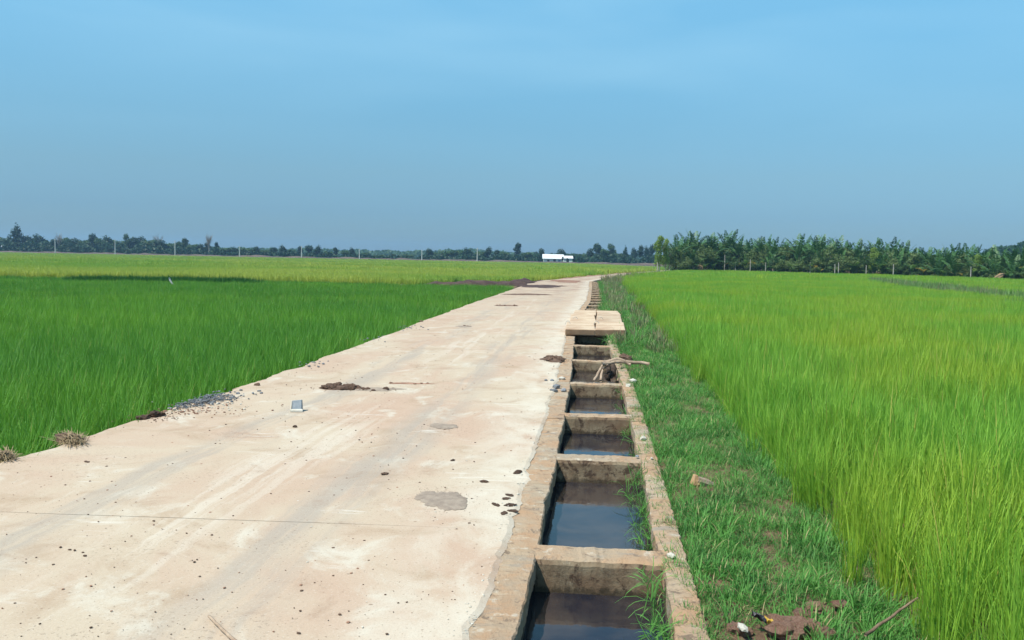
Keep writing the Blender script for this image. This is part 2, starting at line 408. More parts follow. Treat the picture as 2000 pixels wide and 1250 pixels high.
# ------------------------------------------------------------------ mesh helpers
class MB:
    def __init__(s):
        s.v = []; s.f = []; s.m = []; s.r = []

    def quad_strip(s, pts_a, pts_b, mi=0, r=0.0, tip=None):
        k = len(s.v)
        for a, b in zip(pts_a, pts_b):
            s.v += [tuple(a), tuple(b)]; s.r += [r, r]
        for i in range(len(pts_a) - 1):
            s.f.append((k + 2 * i, k + 2 * i + 1, k + 2 * i + 3, k + 2 * i + 2)); s.m.append(mi)
        if tip is not None:
            s.v.append(tuple(tip)); s.r.append(r)
            e = k + 2 * (len(pts_a) - 1)
            s.f.append((e, e + 1, len(s.v) - 1)); s.m.append(mi)

    def face(s, pts, mi=0, r=0.0):
        k = len(s.v); s.v += [tuple(p) for p in pts]; s.r += [r] * len(pts)
        s.f.append(tuple(range(k, k + len(pts)))); s.m.append(mi)

    def box(s, lo, hi, mi=0):
        x0, y0, z0 = lo; x1, y1, z1 = hi
        s.hexa([(x0, y0, z0), (x1, y0, z0), (x1, y1, z0), (x0, y1, z0)], [(x0, y0, z1), (x1, y0, z1), (x1, y1, z1), (x0, y1, z1)], mi)

    def hexa(s, b, t, mi=0):
        k = len(s.v); s.v += [tuple(p) for p in b] + [tuple(p) for p in t]; s.r += [0.0] * 8
        for f in ((3, 2, 1, 0), (4, 5, 6, 7), (0, 1, 5, 4), (1, 2, 6, 5), (2, 3, 7, 6), (3, 0, 4, 7)):
            s.f.append(tuple(k + i for i in f)); s.m.append(mi)

    def tube(s, pts, radii, n=7, mi=0, cap=True, r=0.0):
        pts = [np.array(p, float) for p in pts]
        k = len(s.v)
        for i, p in enumerate(pts):
            t = pts[min(i + 1, len(pts) - 1)] - pts[max(i - 1, 0)]
            t = t / (np.linalg.norm(t) + 1e-9)
            ref = np.array([0, 0, 1.0]) if abs(t[2]) < 0.9 else np.array([1.0, 0, 0])
            a = np.cross(t, ref); a /= np.linalg.norm(a); b = np.cross(t, a)
            for j in range(n):
                an = 2 * math.pi * j / n
                s.v.append(tuple(p + radii[i] * (math.cos(an) * a + math.sin(an) * b))); s.r.append(r)
        for i in range(len(pts) - 1):
            for j in range(n):
                j2 = (j + 1) % n
                s.f.append((k + i * n + j, k + i * n + j2, k + (i + 1) * n + j2, k + (i + 1) * n + j)); s.m.append(mi)
        if cap:
            s.f.append(tuple(k + j for j in range(n))[::1]); s.m.append(mi)
            e = k + (len(pts) - 1) * n
            s.f.append(tuple(e + j for j in range(n))[::-1]); s.m.append(mi)

    def mesh(s, name, mats, smooth=False, rnd=False):
        me = bpy.data.meshes.new(name)
        me.from_pydata(s.v, [], s.f)
        for mt in (mats if isinstance(mats, (list, tuple)) else [mats]):
            me.materials.append(mt)
        if any(s.m):
            me.polygons.foreach_set('material_index', s.m)
        if rnd:
            a = me.attributes.new('rnd', 'FLOAT', 'POINT'); a.data.foreach_set('value', s.r)
        if smooth:
            me.polygons.foreach_set('use_smooth', [True] * len(me.polygons))
        me.update()
        return me

    def build(s, name, mats, parent=None, smooth=False, rnd=False):
        return link(name, s.mesh(name, mats, smooth, rnd), parent)


def link(name, data, parent=None, loc=None, rotz=0.0, scale=None):
    o = bpy.data.objects.new(name, data); COL.objects.link(o)
    if parent is not None: o.parent = parent
    if loc is not None: o.location = [float(c) for c in loc]
    if rotz: o.rotation_euler[2] = rotz
    if scale is not None: o.scale = scale
    return o


def tag(o, label=None, cat=None, group=None, kind=None):
    if label: o['label'] = label
    if cat: o['category'] = cat
    if group: o['group'] = group
    if kind: o['kind'] = kind
    return o


def empty(name, loc=(0, 0, 0), rotz=0.0):
    return link(name, None, None, loc, rotz)


ORD = 'first second third fourth fifth sixth seventh eighth ninth tenth eleventh twelfth thirteenth fourteenth fifteenth sixteenth seventeenth eighteenth nineteenth'.split()
TENS = {2: 'twenty', 3: 'thirty', 4: 'forty', 5: 'fifty', 6: 'sixty', 7: 'seventy', 8: 'eighty', 9: 'ninety'}


def ordinal(k):
    if k <= 19: return ORD[k - 1]
    t, u = divmod(k, 10)
    return (TENS[t][:-1] + 'ieth') if u == 0 else TENS[t] + '-' + ORD[u - 1]


def bevel(o, w=0.01, seg=2):
    md = o.modifiers.new('bevel', 'BEVEL'); md.width = w; md.segments = seg; md.limit_method = 'ANGLE'
    return o


def lump_mesh(name, mat, seed, flat=0.7, rough=0.35, sub=3):
    import bmesh
    bm = bmesh.new(); bmesh.ops.create_icosphere(bm, subdivisions=sub, radius=1.0)
    rs = np.random.RandomState(seed)
    ks = rs.normal(size=(9, 3)) * 1.7; ph = rs.uniform(0, 6.28, 9); am = rs.uniform(0.3, 1.0, 9)
    for v in bm.verts:
        p = np.array(v.co); d = sum(a * math.sin(k @ p * 1.3 + h) for a, k, h in zip(am, ks, ph)) / 4
        d += 0.35 * math.sin(ks[0] @ p * 5 + 1) * math.sin(ks[1] @ p * 4 + 2) + 0.2 * math.sin(ks[2] @ p * 9) + rs.normal() * 0.10
        q = p * (1 + rough * d)
        q[2] *= flat
        if q[2] < -0.35 * flat: q[2] = -0.35 * flat
        v.co = q
    me = bpy.data.meshes.new(name); bm.to_mesh(me); bm.free(); me.materials.append(mat)
    return me


# ------------------------------------------------------------------ ground plan (metres; y runs away from the camera along the view)
def poly(pts):
    a = np.array(pts, float)
    return lambda y: np.interp(y, a[:, 0], a[:, 1])


XI = poly([(-8, -1.03), (3.49, .045), (7, .40), (11.28, .80), (16.3, 1.20), (18.2, 1.36), (24, 1.95), (28.5, 2.45), (34, 3.12), (40.7, 3.77), (52, 4.85), (66, 6.11), (78, 8.5), (90, 11.1), (108, 16.2), (129, 22.8), (200, 42.2), (232, 50.5)])
XL = poly([(-8, -5.15), (6.3, -3.82), (8.29, -3.52), (9.85, -3.30), (12.7, -3.02), (16.8, -2.62), (21.3, -2.28), (28, -1.69), (45.6, -.03), (57, 1.0), (66, 2.2), (72.6, 4.0), (87, 7.75), (108, 12.84), (129, 19.1), (200, 38.5), (232, 47)])
COPE = 0.19; INNER = 0.68; WALL = 0.15
XRice = poly([(-8, 1.4), (3.8, 1.95), (4.55, 1.98), (5.67, 2.1), (7.7, 2.36), (11, 2.68), (16, 3.18), (28.8, 4.67), (57.8, 7.93), (75, 10.4), (97, 14.8), (125, 23.4), (200, 45)])
CH_END = 68.0
Z_LEFT = -0.45; Z_RIGHT = -0.13; Z_FAR = -0.16
WATER_Z = -0.205


def field_base(x, y):
    """height of the soil beside the road"""
    if x < XL(y):
        return Z_LEFT if y < 52 else Z_FAR
    return Z_RIGHT


def build_ground():
    ys = list(np.arange(-6, 30, 0.6)) + list(np.arange(30, 140, 2.0)) + list(np.arange(140, 260, 8)) + [280, 320, 360, 400, 450, 520, 620, 760, 950, 1200, 1500, 1900, 2300]
    lo = [2300, 1200, 600, 300, 160, 90, 50, 28, 15, 8, 4, 2, 1, 0.5, 0.25]
    rows = []
    rs = np.random.RandomState(3)
    for y in ys:
        zl = Z_LEFT if y < 50 else Z_LEFT + (Z_FAR - Z_LEFT) * min(1, (y - 50) / 4)
        xl, xi, xr = XL(y), XI(y), XRice(y)
        deep = -0.85 if y < CH_END else -0.14
        row = [(xl - d, zl + rs.uniform(-.02, .02)) for d in lo]
        row += [(xl + 0.02, -0.30 if y < 50 else -0.17), (xl + 0.15, -0.14), (0.5 * (xl + xi - COPE), -0.14), (xi - 0.15, -0.14), (xi - 0.10, deep), (xi + INNER + 0.06, deep), (xi + INNER + 0.10, -0.08)]
        xo = xi + INNER + WALL
        w = max(xr - xo, 0.3)
        row += [(xo + 0.05, -0.045), (xo + 0.25 * w, -0.04 + rs.uniform(-.015, .015)), (xo + 0.5 * w, -0.06 + rs.uniform(-.02, .02)), (xo + 0.75 * w, -0.09 + rs.uniform(-.02, .02)), (xo + w, Z_RIGHT)]
        row += [(xo + w + d, Z_RIGHT + rs.uniform(-.02, .02)) for d in (0.5, 1, 2, 4, 8, 15, 28, 50, 90, 160, 300, 600, 1200, 2200)]
        rows.append([(x, y, z) for x, z in row])
    mb = MB(); nc = len(rows[0])
    for rw in rows:
        mb.v += rw; mb.r += [0] * nc
    for i in range(len(rows) - 1):
        for j in range(nc - 1):
            mb.f.append((i * nc + j, i * nc + j + 1, (i + 1) * nc + j + 1, (i + 1) * nc + j)); mb.m.append(0)
    tag(mb.build('ground', MAT['ground']), kind='structure')


build_ground()


# ------------------------------------------------------------------ road: poured slabs with joints
def vnoise(seed, n, step_, amp):
    rs = np.random.RandomState(seed)
    k = rs.normal(size=n // step_ + 3)
    return amp * np.interp(np.arange(n), np.arange(len(k)) * step_, k)


def build_road():
    root = empty('road'); tag(root, kind='structure')
    joints = [-6.0, 0.1, 5.06, 10.0, 15.0, 20.0, 25.0, 30.0, 35.0, 40.0, 46.0, 52.0, 60.0, 70.0, 85.0, 100.0, 120.0, 150.0, 230.0]
    for k in range(len(joints) - 1):
        y0, y1 = joints[k] + (0.0018 if k == 2 else 0.0003), joints[k + 1] - (0.0018 if k == 1 else 0.0003)
        dy = 0.06 if y1 < 16 else (0.15 if y1 < 47 else 1.0)
        ny = max(3, int((y1 - y0) / dy) + 1)
        yy = np.linspace(y0, y1, ny)
        fr = [0.0, 0.008, 0.05, 0.15, 0.3, 0.45, 0.6, 0.75, 0.88, 0.96, 0.992, 1.0]
        le = vnoise(100 + k, ny, 7, 0.03) + vnoise(200 + k, ny, 1, 0.010)
        re = vnoise(300 + k, ny, 5, 0.014) + vnoise(400 + k, ny, 1, 0.006)
        mb = MB(); uvs = []
        zr = np.array([[0.0022 * math.sin(y * 1.7 + f * 5 + k) + 0.0016 * math.sin(y * 0.9 - f * 8) * math.sin(f * 11 + y * .4) for f in fr] for y in yy])
        for i, y in enumerate(yy):
            a = XL(y) + le[i]; b = XI(y) - COPE + re[i] - 0.004
            skew = -0.055                             # the joints run a little askew to the road
            for j, f in enumerate(fr):
                x = a + (b - a) * f
                z = zr[i, j] * (1 if 0 < j < 11 else 0) + (-0.012 if j in (0, 11) else 0.0)
                mb.v.append((x, y + skew * (x - 0.5 * (a + b)), z)); uvs.append((f * 3.75 + (0 if k % 2 else 0.0), y))
        nf = len(fr)
        top = len(mb.v)
        for i in range(ny - 1):
            for j in range(nf - 1):
                mb.f.append((i * nf + j, i * nf + j + 1, (i + 1) * nf + j + 1, (i + 1) * nf + j)); mb.m.append(0)
        # skirt
        loop = [j for j in range(nf)] + [i * nf + nf - 1 for i in range(1, ny)] + [(ny - 1) * nf + j for j in range(nf - 2, -1, -1)] + [i * nf for i in range(ny - 2, 0, -1)]
        base = len(mb.v)
        for q in loop:
            x, y, z = mb.v[q]; mb.v.append((x, y, -0.15)); uvs.append(uvs[q])
        m_ = len(loop)
        for q in range(m_):
            q2 = (q + 1) % m_
            mb.f.append((loop[q2], loop[q], base + q, base + q2)); mb.m.append(0)
        mb.r = [0] * len(mb.v)
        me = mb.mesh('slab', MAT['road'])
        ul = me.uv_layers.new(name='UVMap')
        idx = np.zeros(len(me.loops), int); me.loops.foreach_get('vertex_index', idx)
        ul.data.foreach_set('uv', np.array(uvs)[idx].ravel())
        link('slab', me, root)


build_road()


# ------------------------------------------------------------------ drainage channel
def build_channel():
    root = empty('drainage_channel', (XI(4), 4, 0)); tag(root, 'concrete drainage channel with cross walls running along the road edge', 'channel')
    inv = np.array([XI(4), 4, 0])
    rs = np.random.RandomState(5)

    def part(mb, name, mat, **kw):
        mb.v = [tuple(np.array(p) - inv) for p in mb.v]
        return mb.build(name, mat, root, **kw)
    # left coping in poured lengths, then the inner face below
    def e1(t):
        return 0.006 * math.sin(t * 3.1) + 0.003 * math.sin(t * 9.7 + 1) * math.sin(t * 2.3) - 0.030 * max(0, math.sin(t * 7.3 + 2 * math.sin(t * 1.9)) - 0.72) - 0.022 * max(0, math.sin(t * 17.3 + 3 * math.sin(t * 2.9)) - 0.8)

    def coping(side):
        y = 1.2
        while y < CH_END:
            ln = rs.uniform(0.28, 0.85) if y < 30 else rs.uniform(2, 4)
            y2 = min(y + ln, CH_END)
            if 18.0 < 0.5 * (y + y2) < 25.8 and side > 0:
                y = y2; continue
            n = max(3, int((y2 - y) / 0.03) + 1) if y < 30 else 4
            yy = np.linspace(y, y2 - 0.0004, n)
            dz = rs.uniform(-0.005, 0.002) if y < 30 else -0.005
            mb = MB()
            prof = []
            for q, t in enumerate(yy):
                if side < 0:
                    a = XI(t) - COPE - 0.045; b = XI(t) + e1(t) + rs.normal() * (0.0018 if y < 30 else 0)
                else:
                    a = XI(t) + INNER - e1(t + 50) + rs.normal() * (0.002 if y < 30 else 0); b = XI(t) + INNER + WALL + rs.normal() * 0.004
                zt = -0.014 + dz
                # outer bottom, outer top, chamfer, middle, chamfer, inner top, inner bottom
                prof.append([(a, t, -0.13), (a, t, zt - 0.006), (a + 0.006, t, zt + rs.normal() * .001), (0.5 * (a + b), t, zt + 0.004 + rs.normal() * .003), (b - 0.008, t, zt + rs.normal() * .001), (b, t, zt - 0.008 - abs(rs.normal()) * .003), (b, t, -0.13)])
            for p in prof: mb.v += p
            for i in range(n - 1):
                for j in range(6):
                    mb.f.append((i * 7 + j, i * 7 + j + 1, (i + 1) * 7 + j + 1, (i + 1) * 7 + j)); mb.m.append(0)
            mb.f.append(tuple(range(7))); mb.m.append(0)
            mb.f.append(tuple((n - 1) * 7 + j for j in range(6, -1, -1))); mb.m.append(0)
            mb.r = [0] * len(mb.v)
            part(mb, 'coping', MAT['coping'])
            y = y2
    coping(-1); coping(1)
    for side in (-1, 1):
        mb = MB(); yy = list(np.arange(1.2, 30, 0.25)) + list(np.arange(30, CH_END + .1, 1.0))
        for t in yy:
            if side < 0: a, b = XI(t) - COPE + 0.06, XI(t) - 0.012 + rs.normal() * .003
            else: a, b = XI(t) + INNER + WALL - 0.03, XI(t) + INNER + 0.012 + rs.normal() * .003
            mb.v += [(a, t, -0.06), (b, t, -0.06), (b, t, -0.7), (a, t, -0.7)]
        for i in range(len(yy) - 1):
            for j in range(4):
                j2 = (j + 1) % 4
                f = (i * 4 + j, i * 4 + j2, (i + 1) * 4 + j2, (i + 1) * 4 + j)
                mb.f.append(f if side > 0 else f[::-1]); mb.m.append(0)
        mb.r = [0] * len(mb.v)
        part(mb, 'side_wall', MAT['wall_shade'])
    mb = MB(); yy = list(np.arange(1.2, CH_END + .1, 1.0))
    for t in yy: mb.v += [(XI(t) - 0.04, t, -0.68), (XI(t) + INNER + 0.04, t, -0.68)]
    for i in range(len(yy) - 1): mb.f.append((2 * i, 2 * i + 1, 2 * i + 3, 2 * i + 2)); mb.m.append(0)
    mb.r = [0] * len(mb.v)
    part(mb, 'channel_floor', MAT['channel'])
    walls = [2.2, 4.62, 6.93, 8.88, 11.2, 13.82, 16.25, 18.5] + list(np.arange(26.4, 66, 2.3))
    for k, y in enumerate(walls):
        th = [0.105, 0.115, 0.095, 0.08, 0.07][k] if k < 5 else 0.06
        nx, mb = 36, MB()
        jit = vnoise(40 + k, nx, 4, 0.004) + vnoise(140 + k, nx, 1, 0.0015)
        sl_ = 0.0
        for q in range(nx):
            f = q / (nx - 1)
            x = XI(y) - 0.008 + (INNER + 0.016) * f
            yc = y - 0.092 * (f - 0.5) * INNER + 0.0     # square to the channel's run
            zt = -0.016 + jit[q] * 0.8
            mb.v += [(x, yc - th, -0.69), (x, yc - th, zt - 0.035), (x, yc - th + 0.012, zt - 0.012), (x, yc - th + 0.034, zt), (x, yc + th - 0.02, zt + .002), (x, yc + th - 0.004, zt - 0.014), (x, yc + th, -0.69)]
        for q in range(nx - 1):
            for j in range(6):
                mb.f.append((q * 7 + j, (q + 1) * 7 + j, (q + 1) * 7 + j + 1, q * 7 + j + 1)); mb.m.append(1 if j in (2, 3, 4) else 0)
        mb.r = [0] * len(mb.v)
        part(mb, 'cross_wall', [MAT['channel'], MAT['coping']])
    # standing water, one pool per cell
    cells = walls[:8]
    wroot = empty('water', (0, 0, 0)); tag(wroot, kind='structure')
    ends = [1.25] + cells + [26.3]
    for a, b in zip(ends[:-1], ends[1:]):
        a2, b2 = a + 0.12, b - 0.12
        mb = MB(); yy = np.linspace(a - 0.02, b + 0.02, 12)
        for t in yy: mb.v += [(XI(t) - 0.02, t, WATER_Z), (XI(t) + INNER + 0.02, t, WATER_Z)]
        for i in range(len(yy) - 1): mb.f.append((2 * i, 2 * i + 1, 2 * i + 3, 2 * i + 2)); mb.m.append(0)
        mb.r = [0] * len(mb.v)
        mb.build('pool', MAT['water'], wroot)


build_channel()


def cover_slabs():
    rows = [(18.15, 20.25), (20.32, 23.75), (23.82, 25.75)]
    names = [['nearest row beside the road', 'nearest row beside the grass'], ['middle row beside the road', 'middle row beside the grass'], ['farthest row beside the road', 'farthest row beside the grass']]
    for i, (a, b) in enumerate(rows):
        for j in range(2):
            yc = 0.5 * (a + b)
            x0 = XI(yc) - 0.24; xm = XI(yc) + 0.42; x1 = XI(yc) + 1.08
            lo, hi = (x0, xm - 0.012) if j == 0 else (xm + 0.012, x1)
            o = empty('cover_slab', (0.5 * (lo + hi), yc, 0)); hw, hl = (hi - lo) / 2, (b - a) / 2
            sh = 0.092
            z1 = [0.135, 0.115, 0.10][i] + (0.014 if j else 0)
            mb = MB()
            mb.hexa([(-hw - sh * hl, -hl, 0.006), (hw - sh * hl, -hl, 0.006), (hw + sh * hl, hl, 0.006), (-hw + sh * hl, hl, 0.006)],
                    [(-hw - sh * hl, -hl, z1), (hw - sh * hl, -hl, z1), (hw + sh * hl, hl, z1), (-hw + sh * hl, hl, z1)])
            mb.m[2] = 1; bevel(mb.build('slab_body', [MAT['cover'], MAT['cover_front_shade']], o), 0.02, 3); o.rotation_euler = [(0, .008, .012), (.006, -.010, -.02), (-.008, .006, .014), (.006, .012, -.016), (.01, -.008, -.01), (-.006, .01, .02)][i * 2 + j]
            if i < 2:
                m2 = MB(); cx, cy = (-hw * 0.75 if j == 0 else -hw * 0.8), hl * (0.55 if i == 0 else -0.3)
                m2.tube([(cx + 0.06 * math.cos(t), cy, z1 - 0.03 + 0.09 * math.sin(t)) for t in np.linspace(0.1, math.pi - 0.1, 9)], [0.008] * 9, 6)
                m2.build('lifting_loop', MAT['steel'], o)
            tag(o, 'ochre concrete cover slab over the channel, ' + names[i][j], 'slab', 'cover slabs over the channel')


cover_slabs()

# ------------------------------------------------------------------ low earth banks
def ridge(name, pts, w, h, mat, seed, nw=7, step_=0.4, bump=0.3):
    """an earth bank along a line: (x, y, z base) points, half width w, height h"""
    rs = np.random.RandomState(seed)
    pts = np.array(pts, float)
    s = np.concatenate([[0], np.cumsum(np.linalg.norm(np.diff(pts[:, :2], axis=0), axis=1))])
    n = max(4, int(s[-1] / step_))
    t = np.linspace(0, s[-1], n)
    c = np.stack([np.interp(t, s, pts[:, i]) for i in range(3)], 1)
    d = np.gradient(c[:, :2], axis=0); d /= np.linalg.norm(d, axis=1)[:, None]
    nr = np.stack([-d[:, 1], d[:, 0]], 1)
    mb = MB()
    for i in range(n):
        e = min(1.0, min(i, n - 1 - i) / (n * 0.08 + 1) + 0.02)
        hh = h * (1 + bump * math.sin(i * .7 + seed) * .6 + bump * .4 * rs.normal()) * e
        for j in range(nw):
            f = j / (nw - 1) * 2 - 1
            z = hh * (1 - f * f) * (1 + 0.08 * rs.normal() * (abs(f) < 0.9))
            mb.v.append((c[i, 0] + nr[i, 0] * f * w, c[i, 1] + nr[i, 1] * f * w, c[i, 2] - 0.03 + max(z, 0)))
    for i in range(n - 1):
        for j in range(nw - 1):
            mb.f.append((i * nw + j, (i + 1) * nw + j, (i + 1) * nw + j + 1, i * nw + j + 1)); mb.m.append(0)
    mb.r = [0] * len(mb.v)
    return mb.build(name, mat)


tag(ridge('earth_bank', [(-6.2, 54.6, -.25), (-4, 54.8, -.2), (-1.5, 55.6, -.15), (0.2, 57, -.12), (1.2, 60, -.12)], 1.0, 0.36, MAT['dark_soil'], 1, bump=.2), 'low bank of dark turned soil between rice field and road bend', 'soil bank')
tag(ridge('earth_bank', [(-.25, 45.4, -.3), (0.15, 48, -.25), (0.55, 52, -.2), (0.9, 55.5, -.16)], 0.5, 0.24, MAT['dark_soil'], 2, bump=.2), 'small dark soil bank where the pale road edge meets the dirt', 'soil bank')
for a_, b_, w_, h_, sd in ((56.5, 70, 0.55, 0.13, 3), (72, 128, 0.5, 0.16, 4)):
    yy = np.linspace(a_, b_, 9)
    tag(ridge('road_verge', [(XL(y) - 0.35, y, -0.1) for y in yy], w_, h_, MAT['red_soil'] if sd == 4 else MAT['dark_soil'], sd, step_=0.8), kind='structure')
tag(ridge('embankment', [(-420, 386, -.05), (-200, 386, -.05), (0, 386, -.05), (120, 386, -.05)], 4.0, 1.0, MAT['bank_soil'], 5, 7, 2.5, 0.25), kind='structure')
p0, p1 = gp(1338, 529, 0), gp(1408, 529, 0)
tag(ridge('soil_mound', [(p0[0] - 1, 176, -.1), (p0[0] + 3, 174, -.1), (p1[0] + 1, 172, -.1)], 1.6, 0.65, MAT['red_soil'], 6, 7, 0.6), 'long low mound of red soil at the foot of the palm grove', 'soil mound')


# ------------------------------------------------------------------ crops and grass
def blade(mb, base, az, length, lean, curve, width, segs=3, r=0.0, mi=0):
    d = np.array([math.cos(az), math.sin(az)]); w = np.array([-d[1], d[0], 0]) * width / 2
    A, B = [], []
    p = np.array(base, float); ang = lean
    for i in range(segs):
        k = 1.0 - 0.35 * (i / segs) if i else 0.8
        A.append(p - w * k); B.append(p + w * k)
        st = length / segs
        p = p + st * np.array([d[0] * math.sin(ang), d[1] * math.sin(ang), math.cos(ang)])
        ang += curve / segs
    mb.quad_strip(A, B, mi, r, p)


def tuft(name, mat, seed, nbl, rad, h, hs, lean, curve, width, segs=3):
    rs = np.random.RandomState(seed); mb = MB()
    for _ in range(nbl):
        a = rs.uniform(0, 6.283); rr = rad * math.sqrt(rs.uniform())
        az = a + rs.normal() * 0.8
        blade(mb, (rr * math.cos(a), rr * math.sin(a), -0.02), az, h * (1 + hs * rs.normal()), abs(rs.normal()) * lean, abs(rs.normal()) * curve, width * rs.uniform(0.7, 1.2), segs, rs.uniform())
    return bpy.data.objects.new(name, mb.mesh(name, mat, False, True))


def patch_tuft(name, mat, seed, size, nbl, h, hs, lean, curve, width, segs=2):
    rs = np.random.RandomState(seed); mb = MB()
    for _ in range(nbl):
        x, y = rs.uniform(-size / 2, size / 2, 2)
        blade(mb, (x, y, -0.02), rs.uniform(0, 6.283), h * (1 + hs * rs.normal()), abs(rs.normal()) * lean, abs(rs.normal()) * curve, width * rs.uniform(0.7, 1.2), segs, rs.uniform())
    return bpy.data.objects.new(name, mb.mesh(name, mat, False, True))


def scatter(name, protos, pts, scl, label=None, kind='stuff', tilt=0.06):
    """one object that carries an uncountable cover of blades: a tuft on each point"""
    pts = np.array(pts, float); n = len(pts)
    me = bpy.data.meshes.new(name); me.vertices.add(n); me.vertices.foreach_set('co', pts.ravel())
    rot = np.zeros((n, 3)); rot[:, 2] = R.uniform(0, 6.283, n); rot[:, :2] = R.normal(size=(n, 2)) * tilt
    s3 = np.array(scl, float)
    if s3.ndim == 1: s3 = np.repeat(s3[:, None], 3, 1)
    for nm, arr in (('rot', rot), ('scl', s3)):
        a = me.attributes.new(nm, 'FLOAT_VECTOR', 'POINT'); a.data.foreach_set('vector', arr.ravel())
    a = me.attributes.new('pick', 'INT', 'POINT'); a.data.foreach_set('value', R.randint(0, len(protos), n).astype(np.int32))
    me.materials.append(protos[0].data.materials[0])
    o = link(name, me)
    ng = bpy.data.node_groups.new(name + '_cover', 'GeometryNodeTree')
    ng.interface.new_socket('Geometry', in_out='INPUT', socket_type='NodeSocketGeometry')
    ng.interface.new_socket('Geometry', in_out='OUTPUT', socket_type='NodeSocketGeometry')
    n_, l_ = ng.nodes, ng.links
    gi, go = n_.new('NodeGroupInput'), n_.new('NodeGroupOutput')
    jn = n_.new('GeometryNodeJoinGeometry')
    for p in protos:
        ob = n_.new('GeometryNodeObjectInfo'); ob.inputs['Object'].default_value = p; ob.inputs['As Instance'].default_value = False
        ti = n_.new('GeometryNodeGeometryToInstance')
        l_.new(ob.outputs['Geometry'], ti.inputs[0]); l_.new(ti.outputs[0], jn.inputs[0])
    ip = n_.new('GeometryNodeInstanceOnPoints'); ip.inputs['Pick Instance'].default_value = True
    def attr(nm, tp):
        q = n_.new('GeometryNodeInputNamedAttribute'); q.data_type = tp; q.inputs['Name'].default_value = nm
        return [s for s in q.outputs if s.enabled and s.name == 'Attribute'][0]
    er = n_.new('FunctionNodeEulerToRotation')
    l_.new(gi.outputs[0], ip.inputs['Points']); l_.new(jn.outputs[0], ip.inputs['Instance'])
    l_.new(attr('pick', 'INT'), ip.inputs['Instance Index'])
    l_.new(attr('rot', 'FLOAT_VECTOR'), er.inputs[0]); l_.new(er.outputs[0], ip.inputs['Rotation'])
    l_.new(attr('scl', 'FLOAT_VECTOR'), ip.inputs['Scale'])
    l_.new(ip.outputs[0], go.inputs[0])
    md = o.modifiers.new('cover', 'NODES'); md.node_group = ng
    tag(o, label, None, None, kind)
    return o


def in_view(x, y, m=4.0):
    return np.abs(x) < 0.64 * y + m


def fill(y0, y1, dens, xlo, xhi, jitter=True):
    """random points with a density per square metre between two lines"""
    out = []
    y = y0
    st = 0.5 if y1 < 60 else 2.0
    while y < y1:
        h = min(st, y1 - y)
        a, b = max(xlo(y), -0.64 * y - 4), min(xhi(y), 0.64 * y + 4)
        if b > a:
            k = R.poisson(dens * (b - a) * h)
            if k: out.append(np.stack([R.uniform(a, b, k), R.uniform(y, y + h, k)], 1))
        y += h
    return np.concatenate(out) if out else np.zeros((0, 2))


# gully through the far half of the right field
G_near = poly([(33, 20.0), (38, 22.7), (44, 23.9), (55, 25.8), (66, 29.0), (77, 32.5), (90, 38.0)])
G_far = poly([(33, 24.5), (46, 27.6), (57, 30.8), (66, 33.4), (76, 35.6), (90, 38.5)])


def in_gully(p):
    return (p[:, 1] > 33) & (p[:, 1] < 90) & (p[:, 0] > G_near(p[:, 1])) & (p[:, 0] < G_far(p[:, 1]))


GROVE = np.array([gp(*q, 0.3)[:2] for q in ((1290, 528), (1420, 528.5), (1600, 534), (1700, 536), (1800, 539), (1900, 542.5), (2000, 546), (2150, 551))])
GROVE[:, 1] = np.minimum(GROVE[:, 1], 192)
gy = GROVE[:, 1]


def grove_edge(p):
    """True in front of the grove's foot"""
    az = p[:, 0] / p[:, 1]
    g_az = GROVE[:, 0] / GROVE[:, 1]
    lim = np.interp(az, g_az, np.linalg.norm(GROVE, axis=1))
    return np.linalg.norm(p, axis=1) < lim - 0.5


def hill(p2, z, s=0.02):
    return np.concatenate([p2, (z + R.normal(size=len(p2)) * s)[:, None] if np.ndim(z) else np.full((len(p2), 1), z)], 1)


# right field, light green
RH = 0.50
pr0 = [tuft('rice_tuft', MAT['rice_right'], 20 + k, 32, 0.065, RH * .96, 0.16, 0.12, 0.45, 0.0056, 4) for k in range(6)]
pr1 = [patch_tuft('rice_patch', MAT['rice_right'], 40 + k, 0.75, 230, RH, 0.12, 0.14, 0.4, 0.0105, 3) for k in range(4)]
pr2 = [patch_tuft('rice_patch', MAT['rice_right'], 50 + k, 2.2, 330, RH, 0.12, 0.15, 0.3, 0.05, 2) for k in range(4)]
a = fill(2.2, 30, 62, lambda y: XRice(y) + 0.0, lambda y: 60)
edge = fill(2.2, 30, 26, lambda y: XRice(y) - 0.12, lambda y: XRice(y) + 0.12)
a = np.concatenate([a, edge])
s_ = R.normal(1, 0.09, len(a)) * (0.9 + 0.2 * (0.5 + 0.5 * np.sin(a[:, 0] * 1.9 + np.sin(a[:, 1] * 1.1) * 2) * np.sin(a[:, 1] * 1.6 + a[:, 0]))); dd = a[:, 0] - XRice(a[:, 1]); s_ *= np.clip(0.82 + dd * 0.5, 0.75, 1.0)
scatter('rice_crop', pr0, hill(a, Z_RIGHT), s_, 'light green rice plants of the field beside the grassy bank')
a = fill(29, 75, 3.4, XRice, lambda y: 80); a = a[~in_gully(a)]
b = fill(72, 200, 0.42, XRice, lambda y: 160); b = b[~in_gully(b)]; b = b[grove_edge(b)]
scatter('rice_crop', pr1, hill(a, Z_RIGHT), R.normal(1, 0.06, len(a)), 'light green rice in the middle of the field before the palms')
scatter('rice_crop', pr2, hill(b, Z_RIGHT), R.normal(1, 0.06, len(b)), 'light green rice at the foot of the palm grove')

